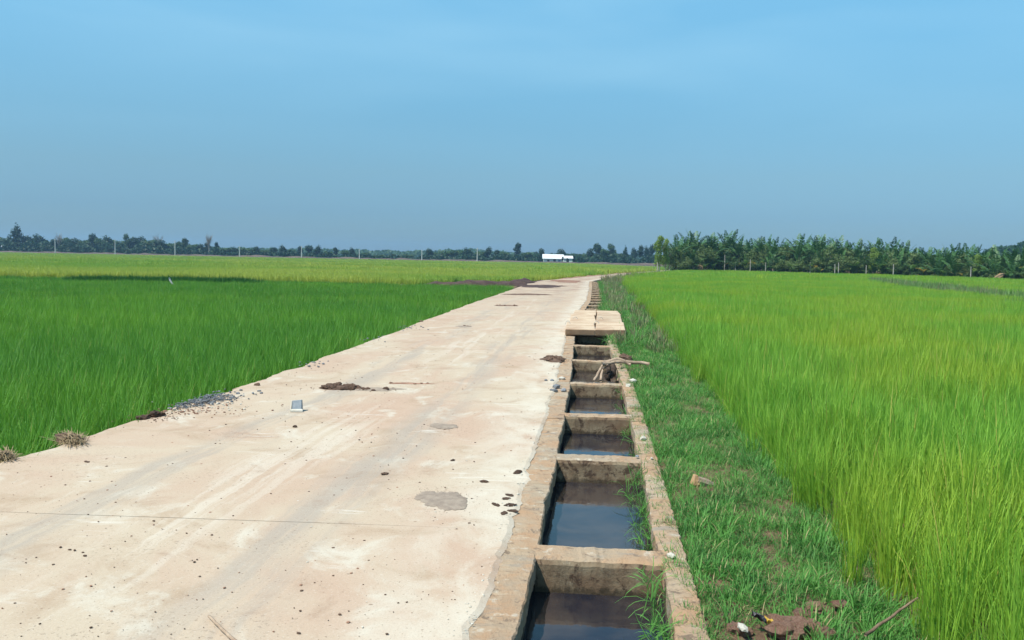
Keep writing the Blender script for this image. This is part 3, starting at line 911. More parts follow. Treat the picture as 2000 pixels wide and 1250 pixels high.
# left field, dark green
LH = 0.50
pl0 = [tuft('rice_tuft', MAT['rice_left'], 60 + k, 28, 0.065, LH, 0.18, 0.22, 0.8, 0.0068, 4) for k in range(6)]
pl1 = [patch_tuft('rice_patch', MAT['rice_left'], 70 + k, 0.75, 210, LH, 0.12, 0.16, 0.45, 0.012, 3) for k in range(4)]
a = fill(3.5, 27, 60, lambda y: -80, lambda y: XL(y) - 0.14)
scatter('rice_crop', pl0, hill(a, Z_LEFT), R.normal(1, 0.09, len(a)), 'dark green rice plants of the field along the concrete road')
a = fill(26, 51.5, 3.6, lambda y: -80, lambda y: XL(y) - 0.35)
scatter('rice_crop', pl1, hill(a, Z_LEFT), R.normal(1, 0.06, len(a)), 'dark green rice at the far side of the near field')

# far ripening field
def far_lim(y):
    return np.where(y < 62, -5.4 + (y - 54) * 0.7, XL(y) - 0.9) if np.ndim(y) else (-5.4 + (y - 54) * 0.72 if y < 62 else XL(y) - 0.9)
pf1 = [patch_tuft('rice_patch', MAT['rice_far'], 80 + k, 0.8, 130, 0.5, 0.12, 0.15, 0.4, 0.022, 3) for k in range(4)]
pf2 = [patch_tuft('rice_patch', MAT['rice_far'], 90 + k, 3.0, 330, 0.5, 0.1, 0.15, 0.3, 0.09, 2) for k in range(4)]
a = fill(53.5, 90, 2.3, lambda y: -200, far_lim)
b = fill(88, 379, 0.24, lambda y: -400, lambda y: min(XL(min(y, 190)) - 1.2 - max(0, y - 190) * 0.0, 300))
scatter('rice_crop', pf1, hill(a, Z_FAR), R.normal(1, 0.05, len(a)), 'yellowish rice at the near rim of the far field')
scatter('rice_crop', pf2, hill(b, Z_FAR), R.normal(1, 0.05, len(b)), 'yellowish ripening rice of the far field before the poles')

# reeds that mark the far side of the dark field
prd = [patch_tuft('reed_patch', MAT['reed'], 95 + k, 0.7, 90, 0.47, 0.2, 0.14, 0.3, 0.02, 3) for k in range(3)]
q = []
for t in np.linspace(0, 1, 900):
    px = 145 + (490 - 145) * t; c = gp(px, 544 + 4.5 * t, 0.05)
    q.append((c[0] + R.normal() * .3, c[1] + R.uniform(-.2, .35), Z_LEFT + 0.10))
sc_r = list(R.normal(0.92, 0.12, len(q)))
for t in np.linspace(0, 1, 330):
    px = 0 + 900 * t; c = gp(px, 541 + 10 * t, 0.05)
    q.append((c[0] + R.normal() * .4, c[1] + R.uniform(-.3, .4), Z_LEFT)); sc_r.append(abs(R.normal(0.75, 0.14)))
for t in np.linspace(0, 1, 60):
    px = 870 + 60 * t; c = gp(px, 550, 0.0)
    q.append((c[0] + R.normal() * .3, c[1] + R.normal() * .4, Z_LEFT + .1)); sc_r.append(abs(R.normal(0.85, 0.2)))
scatter('reed_weeds', prd, q, sc_r, 'dark reeds along the bund between the two left fields')

# gully weeds
pgw = [patch_tuft('weed_patch', MAT['bund'], 98 + k, 0.9, 110, 0.56, 0.2, 0.3, 0.6, 0.03, 2) for k in range(3)]
a = fill(33, 90, 2.0, G_near, G_far)
scatter('gully_weeds', pgw, hill(a, Z_RIGHT), R.uniform(0.75, 1.1, len(a)), 'greyish weeds in the hollow crossing the light rice field')

# grass bank beside the channel
pg = [tuft('grass_tuft', MAT['grass'], 120 + k, 20, 0.055, 0.11, 0.4, 0.75, 1.5, 0.0058, 4) for k in range(8)]
def bank_z(p):
    xo = XI(p[:, 1]) + INNER + WALL; w = np.maximum(XRice(p[:, 1]) - xo, .3); f = np.clip((p[:, 0] - xo) / w, 0, 1.2)
    return np.interp(f, [0, .25, .5, .75, 1, 1.2], [-.045, -.04, -.06, -.09, Z_RIGHT, Z_RIGHT])
bare = [(1.42, 6.05, 0.16), (1.16, 3.62, 0.2), (1.52, 4.0, 0.12), (1.20, 9.3, .10), (1.05, 4.25, .12), (1.75, 5.2, .08), (1.30, 5.3, .07), (1.62, 7.4, .08), (1.9, 8.6, .09), (1.35, 7.0, .06), (1.75, 4.35, .09), (1.25, 4.55, .09)]
c1 = gp(1510, 1040, -.05); bare[0] = (c1[0], c1[1], .11)
def not_bare(p):
    k = np.ones(len(p), bool)
    for x, y, r in bare:
        k &= ((p[:, 0] - x) ** 2 + (p[:, 1] - y) ** 2 > (r * R.uniform(0.6, 1.2, len(p))) ** 2)
    return k
def clump(p, f=2.6):
    return 0.5 + 0.5 * np.sin(p[:, 0] * f * 2.1 + 1.3 * np.sin(p[:, 1] * f)) * np.sin(p[:, 1] * f * 1.4 + 2 * np.sin(p[:, 0] * f * .8))
a = fill(2.2, 16, 900, lambda y: XI(y) + INNER + WALL + 0.01, lambda y: XRice(y) + 0.2)
a = a[not_bare(a)]
cl = clump(a); dw = a[:, 0] - (XI(a[:, 1]) + INNER + WALL)
keep = R.uniform(size=len(a)) < np.clip(0.35 + 0.75 * cl, 0, 1) * np.clip(0.5 + dw * 4.0, 0, 1)
a = a[keep]; cl = cl[keep]
g1 = np.concatenate([a, bank_z(a)[:, None]], 1); s1 = R.uniform(0.5, 1.0, len(a)) * (0.65 + 0.5 * cl)
# stray tufts on the wall's coping and rooted in the side joint, hanging over the water
b = np.concatenate([fill(2.2, 17, 40, lambda y: XI(y) + INNER + 0.01, lambda y: XI(y) + INNER + WALL), fill(2.2, 18, 420, lambda y: XI(y) + INNER + WALL * .38, lambda y: XI(y) + INNER + WALL + .03)]); b = b[R.uniform(size=len(b)) < clump(b, 3.1) ** 1.1]
g2 = np.concatenate([b, np.full((len(b), 1), -0.022)], 1)
scatter('grass', pg, np.concatenate([g1, g2]), np.concatenate([s1, R.uniform(.3, .7, len(b))]), 'short green grass covering the bank beside the channel')
a = fill(16, 66, 130, lambda y: XI(y) + INNER + (WALL if y < 26 else -0.05), lambda y: XRice(y) + 0.3)
a = a[~((a[:, 1] > 18) & (a[:, 1] < 25.9) & (a[:, 0] < XI(a[:, 1]) + 1.12))]
g1 = np.concatenate([a, bank_z(a)[:, None]], 1)
scatter('grass', pg, g1, R.uniform(0.9, 1.9, len(a)), 'longer grass on the bank farther along the channel')
# hanging weeds at the channel's right side
phw = [tuft('weed_tuft', MAT['grass'], 140 + k, 12, 0.04, 0.17, 0.3, 0.7, 1.6, 0.007, 4) for k in range(5)]
q = []; sq = []
for y0, y1, n_, zz in ((2.7, 4.4, 40, -.12), (4.95, 6.7, 34, -.12), (7.2, 8.6, 8, -.1), (9.3, 10.6, 5, -.08), (3.0, 3.6, 14, -.2)):
    for _ in range(n_):
        y = R.uniform(y0, y1); q.append((XI(y) + INNER - R.uniform(-.02, .10), y, R.uniform(zz - .08, -.02))); sq.append(R.uniform(.4, .9))
scatter('hanging_weeds', phw, q, sq, 'straggling green weeds hanging over the water from the wall', tilt=0.5)
# tall dusty weeds farther on
pw = [tuft('weed_tuft', MAT['weed'], 150 + k, 30, 0.13, 0.36, 0.35, 0.35, 0.6, 0.022, 3) for k in range(5)]
a = fill(15, 66, 7.5, lambda y: XI(y) + INNER + WALL * .6 + (0.25 if y < 26 else 0.05), lambda y: XRice(y) + 0.15)
a = a[~((a[:, 1] > 17.6) & (a[:, 1] < 26.0) & (a[:, 0] < XI(a[:, 1]) + 1.22))]
a = a[R.uniform(size=len(a)) < np.clip(clump(a, .9) * 1.5, 0.12, 1)]
g1 = np.concatenate([a, bank_z(a)[:, None]], 1)
scatter('weeds', pw, g1, R.uniform(.4, .85, len(a)), 'dusty olive weeds along the bank past the cover slabs')
# reddish dry weed on the verge beyond the bend
a = fill(66, 126, 1.6, lambda y: XI(y) + 0.6, lambda y: XRice(y) + 0.6)
scatter('weeds', pw, hill(a, Z_RIGHT + .05), R.uniform(.6, 1.5, len(a)), 'grey green weeds beside the road at the far bend')


# ------------------------------------------------------------------ litter, stones and sticks on the road and bank
def stick(name, pts, r0, r1, mat, label, cat='stick', group=None, n=7):
    pts = np.array(pts, float)
    t = np.linspace(0, 1, len(pts)); tt = np.linspace(0, 1, 9)
    c = np.stack([np.interp(tt, t, pts[:, i]) for i in range(3)], 1)
    c[1:-1] += R.normal(size=(7, 3)) * r0 * 0.22
    mb = MB(); mb.tube(c - c[0], np.linspace(r0, r1, 9), n)
    o = mb.build(name, mat, None, True); o.location = c[0]
    return tag(o, label, cat, group)


LUMP = [lump_mesh('soil_lump', MAT['clod'], 30 + k, 0.62, 0.5) for k in range(4)]
RLUMP = [lump_mesh('red_soil_lump', MAT['red_clod'], 40 + k, 0.7, 0.45) for k in range(3)]
STONE = [lump_mesh('stone_lump', MAT['stone'], 50 + k, 0.75, 0.3, 1) for k in range(4)]


def lump(name, meshes, k, px, py, z, size, label, cat, group=None, sx=1.0, sz=1.0):
    p = gp(px, py, z)
    o = link(name, meshes[k % len(meshes)], None, (p[0], p[1], z + 0.22 * size * sz), R.uniform(0, 6), (size * sx, size, size * sz))
    return tag(o, label, cat, group)


# soil clods that stand out one by one
lump('soil_clod', LUMP, 0, 301, 813, 0, 0.075, 'largest dark brown soil clod at the rice edge of the road', 'soil clod', 'soil clods on the road', 1.3)
lump('soil_clod', LUMP, 1, 280, 818, 0, 0.045, 'flatter dark soil clod leaning against the largest one', 'soil clod', 'soil clods on the road', 1.6)
lump('soil_clod', LUMP, 2, 502, 753, 0, 0.03, 'small round dark clod alone near the rice edge past the gravel', 'soil clod', 'soil clods on the road')
lump('soil_clod', LUMP, 3, 576, 834, 0, 0.02, 'tiny dark clod just nearer than the grey block piece', 'soil clod', 'soil clods on the road')
for k, (x, y, s, t) in enumerate(((994, 967, .020, 'topmost of six brown clods beside the channel'), (989, 974, .018, 'second of six brown clods beside the channel'), (968, 986, .018, 'outermost of six brown clods beside the channel, toward the road middle'), (996, 987, .024, 'longest of six brown clods beside the channel'), (1000, 998, .022, 'clod closest to the channel among six brown ones'), (984, 1003, .018, 'lowest of six brown clods beside the channel'), )):
    lump('soil_clod', LUMP, k, x, y, 0, s, t, 'soil clod', 'soil clods on the road', 1.6, 0.6)
for k, (x, y, s, t) in enumerate(((752, 926, .022, 'lone brown clod between the two grey sand patches'), (1012, 923, .022, 'brown clod beside the crumbled road rim above the six clods'), (946, 941, .02, 'reddish brown clod right of the larger grey sand patch'), (885, 899, .016, 'small brown clod above the larger grey sand patch'), (641, 757, .05, 'dark clod at the rice end of the soil streak'), (170, 903, .016, 'small brown clod near the rice edge in the lower corner'), (822, 628, .05, 'reddish clod at the rice edge far up the road'))):
    lump('soil_clod', LUMP, k + 1, x, y, 0, s, t, 'soil clod', 'soil clods on the road', 1.5, .7)
# heap of crumbly soil by the channel
def crumb_heap(name, px, py, rx, ry, h, nlump, label, meshes, base_mat, cat='soil heap', big=0.05):
    p = gp(px, py, 0); root = empty(name, (p[0], p[1], 0))
    mb = MB(); nr, na = 5, 18
    mb.v.append((0, 0, h))
    for i in range(1, nr + 1):
        for j in range(na):
            a_ = 6.283 * j / na; f = i / nr
            w = 1 + 0.25 * math.sin(3 * a_ + px) + 0.15 * math.sin(5 * a_ + py)
            mb.v.append((rx * f * w * math.cos(a_), ry * f * w * math.sin(a_), 0.003 + (h * (1 - f * f) * R.uniform(.6, 1.1) if i < nr else -0.002)))
    for j in range(na):
        mb.f.append((0, 1 + j, 1 + (j + 1) % na)); mb.m.append(0)
        for i in range(nr - 1):
            k = 1 + i * na
            mb.f.append((k + j, k + na + j, k + na + (j + 1) % na, k + (j + 1) % na)); mb.m.append(0)
    mb.r = [0] * len(mb.v)
    mb.build('heap', base_mat, root)
    for k in range(nlump):
        a_, f = R.uniform(0, 6.283), math.sqrt(R.uniform()) * 0.95
        s = big * R.uniform(.3, 1)
        link('crumb', meshes[k % len(meshes)], root, (rx * f * math.cos(a_), ry * f * math.sin(a_), h * (1 - f * f) * .8 + .2 * s), R.uniform(0, 6), (s, s, s * .8))
    return tag(root, label, cat)


crumb_heap('soil_heap', 1080, 703, 0.17, 0.30, 0.045, 26, 'brown crumbly heap of soil at the road rim by the channel', LUMP, MAT['clod'], big=0.055)
crumb_heap('soil_streak', 668, 758, 0.28, 0.16, 0.03, 22, 'dark lumpy end of the soil streak across the road', LUMP, MAT['clod'], big=0.05)
crumb_heap('soil_streak', 722, 760, 0.38, 0.13, 0.012, 12, 'thin grey brown middle of the soil streak across the road', LUMP, MAT['sand'], big=0.03)
crumb_heap('soil_streak', 800, 749, 0.26, 0.06, 0.008, 8, 'faint reddish tail of the soil streak across the road', RLUMP, MAT['red_clod'], big=0.02)
crumb_heap('soil_streak', 990, 597, 0.42, 0.35, 0.02, 10, 'dark smear of soil on the road far beyond the slabs', LUMP, MAT['clod'], big=0.05)
crumb_heap('soil_streak', 905, 638, 0.2, 0.2, 0.015, 6, 'small tan crumb streak on the road before the cover slabs', LUMP, MAT['sand'], big=0.03)


def sheet_patch(px, py, rx, ry, seed, label, mat='sand', h=0.005):
    p = gp(px, py, 0); rs = np.random.RandomState(seed); na = 90
    mb = MB(); mb.v.append((0, 0, h + 0.003))
    ph = rs.uniform(0, 6.28, 4); rad = []
    for j in range(na):
        a_ = 6.283 * j / na
        rad.append(1 + 0.13 * math.sin(2 * a_ + ph[0]) + 0.09 * math.sin(3 * a_ + ph[1]) + .06 * math.sin(7 * a_ + ph[2]) + .03 * math.sin(17 * a_ + ph[3]) + rs.normal() * .035)
    for f, z in ((0.6, h + .002), (0.9, h), (1.0, 0.001)):
        for j in range(na):
            a_ = 6.283 * j / na
            mb.v.append((rx * rad[j] * f * math.cos(a_), ry * rad[j] * f * math.sin(a_), z + rs.normal() * .0008))
    for j in range(na):
        j2 = (j + 1) % na
        mb.f.append((0, 1 + j, 1 + j2)); mb.m.append(0)
        for i in range(2):
            k = 1 + i * na; mb.f.append((k + j, k + na + j, k + na + j2, k + j2)); mb.m.append(0)
    mb.r = [0] * len(mb.v)
    o = mb.build('sand_patch', MAT[mat], None, True); o.location = (p[0], p[1], 0.002)
    return tag(o, label, 'sand patch', 'sand patches on the road')


sheet_patch(870, 978, 0.145, 0.22, 1, 'larger flat grey sand patch on the near road')
sheet_patch(835, 969, 0.085, 0.10, 6, 'dark crescent of sand touching the larger grey patch')
sheet_patch(867, 833, 0.125, 0.13, 2, 'smaller flat grey sand patch in the road middle')


sheet_patch(1056, 559, 1.5, 2.6, 8, 'dark smear of field soil across the road before the bend', 'dark_soil', .008)
sheet_patch(1030, 575, 1.1, 0.9, 9, 'brown smear of field soil nearer than the dark one', 'clod', .006)
sheet_patch(1105, 549, 1.3, 3.5, 10, 'long brown soil smear along the road bend', 'red_soil', .008)
# grey block fragment
p = gp(580, 803, 0)
root = empty('block_fragment', (p[0], p[1], 0), 0.12)
mb = MB(); mb.hexa([(-.055, -.03, 0.0), (.05, -.04, 0.0), (.055, .05, 0.0), (-.06, .05, 0.0)], [(-.05, .015, .105), (.045, .01, .115), (.048, .06, .11), (-.055, .06, .10)])
bevel(mb.build('block_body', MAT['block'], root), .004, 2)
mb = MB(); mb.hexa([(-.066, -.05, 0.002), (.066, -.058, 0.002), (.064, -.042, 0.002), (-.062, -.034, 0.002)], [(-.066, -.046, .022), (.066, -.052, .024), (.06, -.034, .03), (-.06, -.026, .028)])
bevel(mb.build('mortar_edge', MAT['cement'], root), .003, 1)
mb = MB(); mb.hexa([(-.066, -.03, 0.026), (-.056, -.034, 0.026), (-.056, -.02, .026), (-.066, -.018, .026)], [(-.06, .012, .108), (-.052, .010, .108), (-.052, .022, .108), (-.06, .024, .108)])
mb.build('mortar_rim', MAT['cement'], root)
tag(root, 'broken grey block piece with white mortar edge standing on the road', 'block')

# gravel spill
def gravel(name, spots, n, label, smin, smax, meshes):
    vs, fs, off = [], [], 0
    base = []
    for me in meshes:
        v = np.array([q.co[:] for q in me.vertices]); f = [tuple(q.vertices) for q in me.polygons]; base.append((v, f))
    for k in range(n):
        px, py, sx, sy = spots[R.randint(len(spots))]
        c = gp(px, py, 0); x, y = c[0] + R.normal() * sx, c[1] + R.normal() * sy
        v, f = base[k % len(base)]; s = R.uniform(smin, smax) ** 1.0; a_ = R.uniform(0, 6.28)
        rr = np.array([[math.cos(a_), -math.sin(a_), 0], [math.sin(a_), math.cos(a_), 0], [0, 0, 1]])
        dens = math.exp(-((x - c[0]) / (sx * 1.2)) ** 2 - ((y - c[1]) / (sy * 1.2)) ** 2)
        w = (v * np.array([1, R.uniform(.6, 1), R.uniform(.6, 1)])) @ rr.T * s + np.array([x, y, 0.2 * s + R.uniform(0, .05) * dens * (smax > .02)])
        vs.append(w); fs += [tuple(i + off for i in q) for q in f]; off += len(w)
    me = bpy.data.meshes.new(name); me.from_pydata(np.concatenate(vs).tolist(), [], fs); me.materials.append(meshes[0].materials[0])
    return tag(link(name, me), label, None, None, 'stuff')


PEB = [lump_mesh('pebble_lump', MAT['clod'], 60 + k, 0.7, 0.3, 1) for k in range(3)]
RPEB = [lump_mesh('red_pebble_lump', MAT['red_clod'], 64 + k, 0.7, 0.3, 1) for k in range(3)]
WPEB = [lump_mesh('white_pebble_lump', MAT['cement'], 67 + k, 0.7, 0.3, 1) for k in range(3)]
gravel('gravel', [(362, 795, .06, .1), (385, 788, .09, .12), (405, 783, .10, .12), (425, 777, .1, .12)], 420, 'blue grey gravel spilled at the rice edge of the road', .007, .021, STONE)
gravel('gravel', [(440, 772, .2, .2), (460, 778, .12, .2), (735, 664, .15, .3), (800, 640, .15, .4), (610, 712, .15, .25)], 90, 'thin scatter of grey chippings along the rice edge', .010, .028, STONE)
gravel('pebbles', [(365, 803, .12, .12), (400, 800, .2, .15), (430, 800, .25, .2), (330, 806, .12, .12)], 110, 'earth crumbs and pale chips around the gravel spill', .004, .016, RPEB)
gravel('pebbles', [(385, 798, .15, .12), (420, 792, .2, .15)], 60, 'pale cement chips around the gravel spill', .005, .016, WPEB)
# crumbs all over the road
def road_crumbs(name, n, y0, y1, smin, smax, meshes, label, near_edge=0.0):
    base = [(np.array([q.co[:] for q in me.vertices]), [tuple(q.vertices) for q in me.polygons]) for me in meshes]
    vs, fs, off = [], [], 0
    for k in range(n):
        y = y0 * (y1 / y0) ** R.uniform()
        f_ = R.uniform(0.01, 0.985)
        if near_edge and R.uniform() < near_edge: f_ = 1 - abs(R.normal()) * 0.012 - 0.002
        x = XL(y) + (XI(y) - COPE - XL(y)) * f_
        v, f = base[k % len(base)]; s = smin * (smax / smin) ** (R.uniform() ** 1.8); a_ = R.uniform(0, 6.28)
        rr = np.array([[math.cos(a_), -math.sin(a_), 0], [math.sin(a_), math.cos(a_), 0], [0, 0, 1]])
        w = (v * np.array([1, R.uniform(.5, 1), .7])) @ rr.T * s + np.array([x, y, 0.18 * s])
        vs.append(w); fs += [tuple(i + off for i in q) for q in f]; off += len(w)
    me = bpy.data.meshes.new(name); me.from_pydata(np.concatenate(vs).tolist(), [], fs); me.materials.append(meshes[0].materials[0])
    return tag(link(name, me), label, None, None, 'stuff')


road_crumbs('pebbles', 1500, 3.3, 26, .002, .011, PEB, 'brown earth crumbs strewn over the concrete road')
road_crumbs('pebbles', 600, 3.3, 26, .002, .011, RPEB, 'reddish earth crumbs strewn over the concrete road')
road_crumbs('pebbles', 420, 3.3, 20, .003, .010, WPEB, 'pale broken cement bits along the road rim at the channel', 0.9)
# blue grey stones by the channel
for k, (x, y, s, t) in enumerate(((1066, 744, .03, 'dark stone farthest into the road among those by the channel'), (1078, 744, .03, 'round grey stone in the upper row by the channel'), (1097, 741, .06, 'white lump of cement on the channel rim above the stones'), (1086, 757, .055, 'largest blue grey stone by the channel'), (1078, 763, .03, 'small grey stone beside the largest by the channel'), (1101, 763, .035, 'dark stone lying on the channel rim'), (1084, 764, .04, 'pale blue stone just below the largest by the channel'), (1310, 1087, .035, 'white cement lump on the grassy channel wall by the nearest cross wall'), (1273, 896, .018, 'small white chip on the grassy channel wall'), (1245, 892, .016, 'small grey chip where the second cross wall meets the grass'), (1256, 858, .05, 'pale broken cement lump on the grassy wall between cross walls'), (1236, 746, .07, 'pale cement lump at the grassy end of the fourth cross wall'))):
    pale = 'cement' in t or 'white' in t
    lump('stone', [WPEB[k % 3]] if pale else STONE, k, x, y, -.008 if pale else 0, s * (.72 if pale else 1), t, 'stone', 'stones along the channel', 1.2)

gravel('pebbles', [(870, 978, .13, .2), (867, 833, .12, .14), (835, 969, .08, .1), (700, 759, .4, .14)], 420, 'grey grit scattered round the sand patches', .002, .0055, [lump_mesh('grit_lump', MAT['sand'], 71 + k, 0.6, 0.3, 1) for k in range(2)])
gravel('pebbles', [(1080, 703, .2, .3), (668, 758, .3, .15), (300, 816, .14, .1)], 260, 'brown crumbs fallen round the soil heaps and clods', .003, .011, PEB)
# straw heaps at the rice edge
def straw_heap(px, py, rx, ry, h, n, label, L_=0.22):
    p = gp(px, py, 0); root = empty('straw_heap', (p[0], p[1], -0.02), -0.9)
    mb = MB()
    for _ in range(n):
        a_, f = R.uniform(0, 6.283), math.sqrt(R.uniform()); x, y = rx * f * math.cos(a_), ry * f * math.sin(a_)
        blade(mb, (x, y, h * (1 - f * f) * R.uniform(.2, 1)), R.normal() * .35 + (math.pi if R.uniform() < .5 else 0), L_ * R.uniform(.4, 1.0), R.uniform(1.3, 1.75), R.uniform(-.1, .35), .006, 4, R.uniform())
    mb.build('straw', MAT['straw'], root, False, True)
    o = link('soil_core', LUMP[1], root, (-rx * .45, 0, h * .2), 0.4, (rx * .5, ry * .8, h * .95))
    return tag(root, label, 'straw heap', 'straw heaps at the rice edge')


straw_heap(143, 862, 0.24, 0.10, 0.08, 700, 'brown heap of pulled straw and soil at the rice edge')
straw_heap(8, 893, 0.14, 0.09, 0.07, 380, 'dry grass tuft at the rice edge in the picture corner')

# sticks
a_, b_ = gp(408, 1203, .012), gp(466, 1258, .012)
stick('twig', [a_, 0.5 * (a_ + b_) + np.array([-.006, 0, .004]), b_], .006, .008, MAT['twig'], 'thin curved brown twig lying on the near road', 'twig')
a_, b_ = gp(1690, 1240, .02), gp(1792, 1168, .10)
stick('dry_stick', [a_, b_], .008, .005, MAT['stick'], 'dry brown stick leaning in grass at the light rice edge', 'stick')
# branch pile bridging a cell
yb = 13.6
P_ = lambda px, py, z: gp(px, py, z)
stick('branch', [P_(1160, 745, -.18), P_(1181, 705, .05)], .022, .018, MAT['twig'], 'pale slanting branch stuck in the water, outermost of the pile', 'branch', 'branch pile in the channel')
stick('branch', [P_(1173, 744, -.18), P_(1178, 722, -.05), P_(1186, 712, .05)], .022, .016, MAT['twig'], 'bent pale branch standing second in the channel pile', 'branch', 'branch pile in the channel')
stick('branch', [P_(1184, 744, -.18), P_(1189, 716, .04)], .045, .035, MAT['twig_dark'], 'thick dark wet branch standing in the channel pile', 'branch', 'branch pile in the channel')
stick('branch', [P_(1197, 744, -.18), P_(1198, 714, .04)], .06, .04, MAT['twig_dark'], 'thickest dark branch in the middle of the channel pile', 'branch', 'branch pile in the channel')
stick('branch', [P_(1207, 744, -.18), P_(1212, 712, .05)], .022, .018, MAT['twig'], 'pale upright branch at the grassy side of the pile', 'branch', 'branch pile in the channel')
stick('branch', [P_(1176, 711, .05), P_(1210, 706, .09), P_(1268, 711, .06)], .034, .024, MAT['twig'], 'long grey branch lying across the pile into the grass', 'branch', 'branch pile in the channel')
stick('branch', [P_(1180, 708, .07), P_(1208, 702, .12), P_(1232, 712, .05)], .03, .022, MAT['twig'], 'crooked shorter branch on top of the pile', 'branch', 'branch pile in the channel')
lump('soil_clod', LUMP, 2, 1222, 703, 0, .09, 'dark clod lodged among the branches over the channel', 'soil clod')
# pale slat against the wall
a_, b_ = gp(1222, 785, -.19), gp(1226, 750, .02)
mb = MB(); mb.hexa([a_ + (-.02, 0, 0), a_ + (.03, 0, 0), a_ + (.03, .03, 0), a_ + (-.02, .03, 0)], [b_ + (-.02, 0, 0), b_ + (.035, 0, 0), b_ + (.035, .03, 0), b_ + (-.02, .03, 0)])
tag(mb.build('leaning_lath', MAT['cement']), 'pale slat leaning on the grassy side wall inside the channel', 'lath')
# wood chunk in the grass
p = gp(1362, 948, -.03)
root = empty('wood_chunk', (p[0], p[1], -.045), 0.5); root.scale = (.8, .8, .75)
mb = MB(); mb.tube([(-.02, 0, .075), (.09, -.01, .035), (.16, -.02, .01)], [.042, .045, .03], 8); mb.build('log', MAT['twig'], root)
mb = MB(); mb.hexa([(-.075, -.035, .03), (.0, -.05, .03), (.0, .035, .04), (-.07, .03, .04)], [(-.05, -.01, .135), (-.01, -.02, .125), (.01, .03, .12), (-.04, .02, .135)]); bevel(mb.build('split_face', MAT['wood'], root), .006, 1)
tag(root, 'split wood chunk with orange cut face lying in the bank grass', 'wood')
# red clods in the grass at the lower rim
for k, (x, y, s, t) in enumerate(((1560, 1208, .05, 'pale red clod standing above the others in the near grass'), (1590, 1192, .04, 'small red clod highest in the near grass'), (1532, 1238, .085, 'largest brown red clod at the bottom of the grass'), (1573, 1232, .06, 'red brown clod between the largest and the pale one'), (1442, 1236, .05, 'reddish clod beside the white shell bit in the grass'), (1640, 1186, .035, 'faint red clod nearest the rice in the near grass'), (1610, 1246, .05, 'red clod at the very bottom of the grass'))):
    lump('red_clod', RLUMP, k, x, y, -.05, s, t, 'soil clod', 'red clods in the near grass')
# wrapper: crumpled film, black and yellow
p = gp(1492, 1232, -.04)
root = empty('film_wrapper', (p[0], p[1], -.025), 0.0); root.scale = (.72, .72, .72)
for nm, mat, xs in (('black_half', 'black_film', (-.075, .008)), ('yellow_half', 'yellow_film', (.008, .055))):
    mb = MB(); nx, ny = 6, 5
    for i in range(nx):
        for j in range(ny):
            x = xs[0] + (xs[1] - xs[0]) * i / (nx - 1)
            mb.v.append((x, -.03 + .06 * j / (ny - 1) + R.normal() * .003, .055 - .45 * x + .018 * math.sin(j * 2.1 + i) + R.normal() * .004))
    for i in range(nx - 1):
        for j in range(ny - 1): mb.f.append((i * ny + j, (i + 1) * ny + j, (i + 1) * ny + j + 1, i * ny + j + 1)); mb.m.append(0)
    mb.r = [0] * len(mb.v)
    o = mb.build(nm, MAT[mat], root); sd = o.modifiers.new('thickness', 'SOLIDIFY'); sd.thickness = .002
tag(root, 'crumpled black and yellow plastic wrapper in the near grass', 'wrapper')
lump('shell_bit', WPEB, 0, 1451, 1228, -.0, .022, 'small white shell-like bit in the near grass', 'litter', None, 1.8)
# leaning white stake in the far dark field
a_, b_ = gp(465, 549, -.1), gp(454, 540, -.1)
stick('white_stake', [(a_[0], 44, -.45), (a_[0] - .42, 44, .32)], .05, .045, MAT['pole'], 'white stake leaning out of the dark rice field', 'stake')


# ------------------------------------------------------------------ poles and houses along the embankment
POLES = [(108, 467, 495), (225, 468, 496), (342, 470, 498), (468, 481, 500.5), (589, 481, 503), (702, 487, 506), (824, 488, 509), (932, 484, 511)]
for k, (x, yt, yb_) in enumerate(POLES):
    p = at_depth(x, yb_, 380.0); h = (yb_ - yt) * 380 / FPX
    root = empty('utility_pole', (p[0], p[1], p[2] - .3))
    mb = MB(); mb.tube([(0, 0, 0), (0, 0, h * .5), (0, 0, h + .3)], [.24, .2, .15], 8); mb.build('post', MAT['pole'], root)
    mb = MB(); mb.box((-.45, -.05, h - .05), (.45, .05, h + .06)); mb.build('cross_arm', MAT['pole'], root)
    tag(root, f'pale concrete utility pole on the far bank, {ordinal(k + 1)} counting from the conical tree', 'pole', 'utility poles on the far bank')


def house(name, px0, px1, ybase, Y, hw, wall_h, label, gable='x', roof_h=1.2, win='dark_open', over=0.35, depth=7.0):
    a_, b_ = at_depth(px0, ybase, Y), at_depth(px1, ybase, Y)
    x0, x1, z0 = a_[0], b_[0], min(a_[2], b_[2]) - .3
    root = empty(name, (x0, Y, z0)); w = x1 - x0; H_ = wall_h + .3
    mb = MB()
    mb.box((0, 0, 0), (w, depth, H_))
    mb.face([(0, 0, H_), (0, depth, H_), (0, depth / 2, H_ + roof_h)]); mb.face([(w, 0, H_), (w, depth / 2, H_ + roof_h), (w, depth, H_)])
    mb.build('wall', MAT['white_wall'], root)
    for sgn in (0, 1):
        mb = MB(); y0 = -over if sgn == 0 else depth + over; sl = roof_h / (depth / 2)
        ze = H_ - over * sl
        e, rd = (ze + .03), (H_ + roof_h + .03)
        mb.hexa([(-over, y0, e), (w + over, y0, e), (w + over, depth / 2, rd), (-over, depth / 2, rd)] if sgn == 0 else [(-over, depth / 2, rd), (w + over, depth / 2, rd), (w + over, y0, e), (-over, y0, e)],
                [(-over, y0, e + .12), (w + over, y0, e + .12), (w + over, depth / 2, rd + .12), (-over, depth / 2, rd + .12)] if sgn == 0 else [(-over, depth / 2, rd + .12), (w + over, depth / 2, rd + .12), (w + over, y0, e + .12), (-over, y0, e + .12)])
        mb.build('roof', MAT['white_roof'], root)
    return root, w, H_


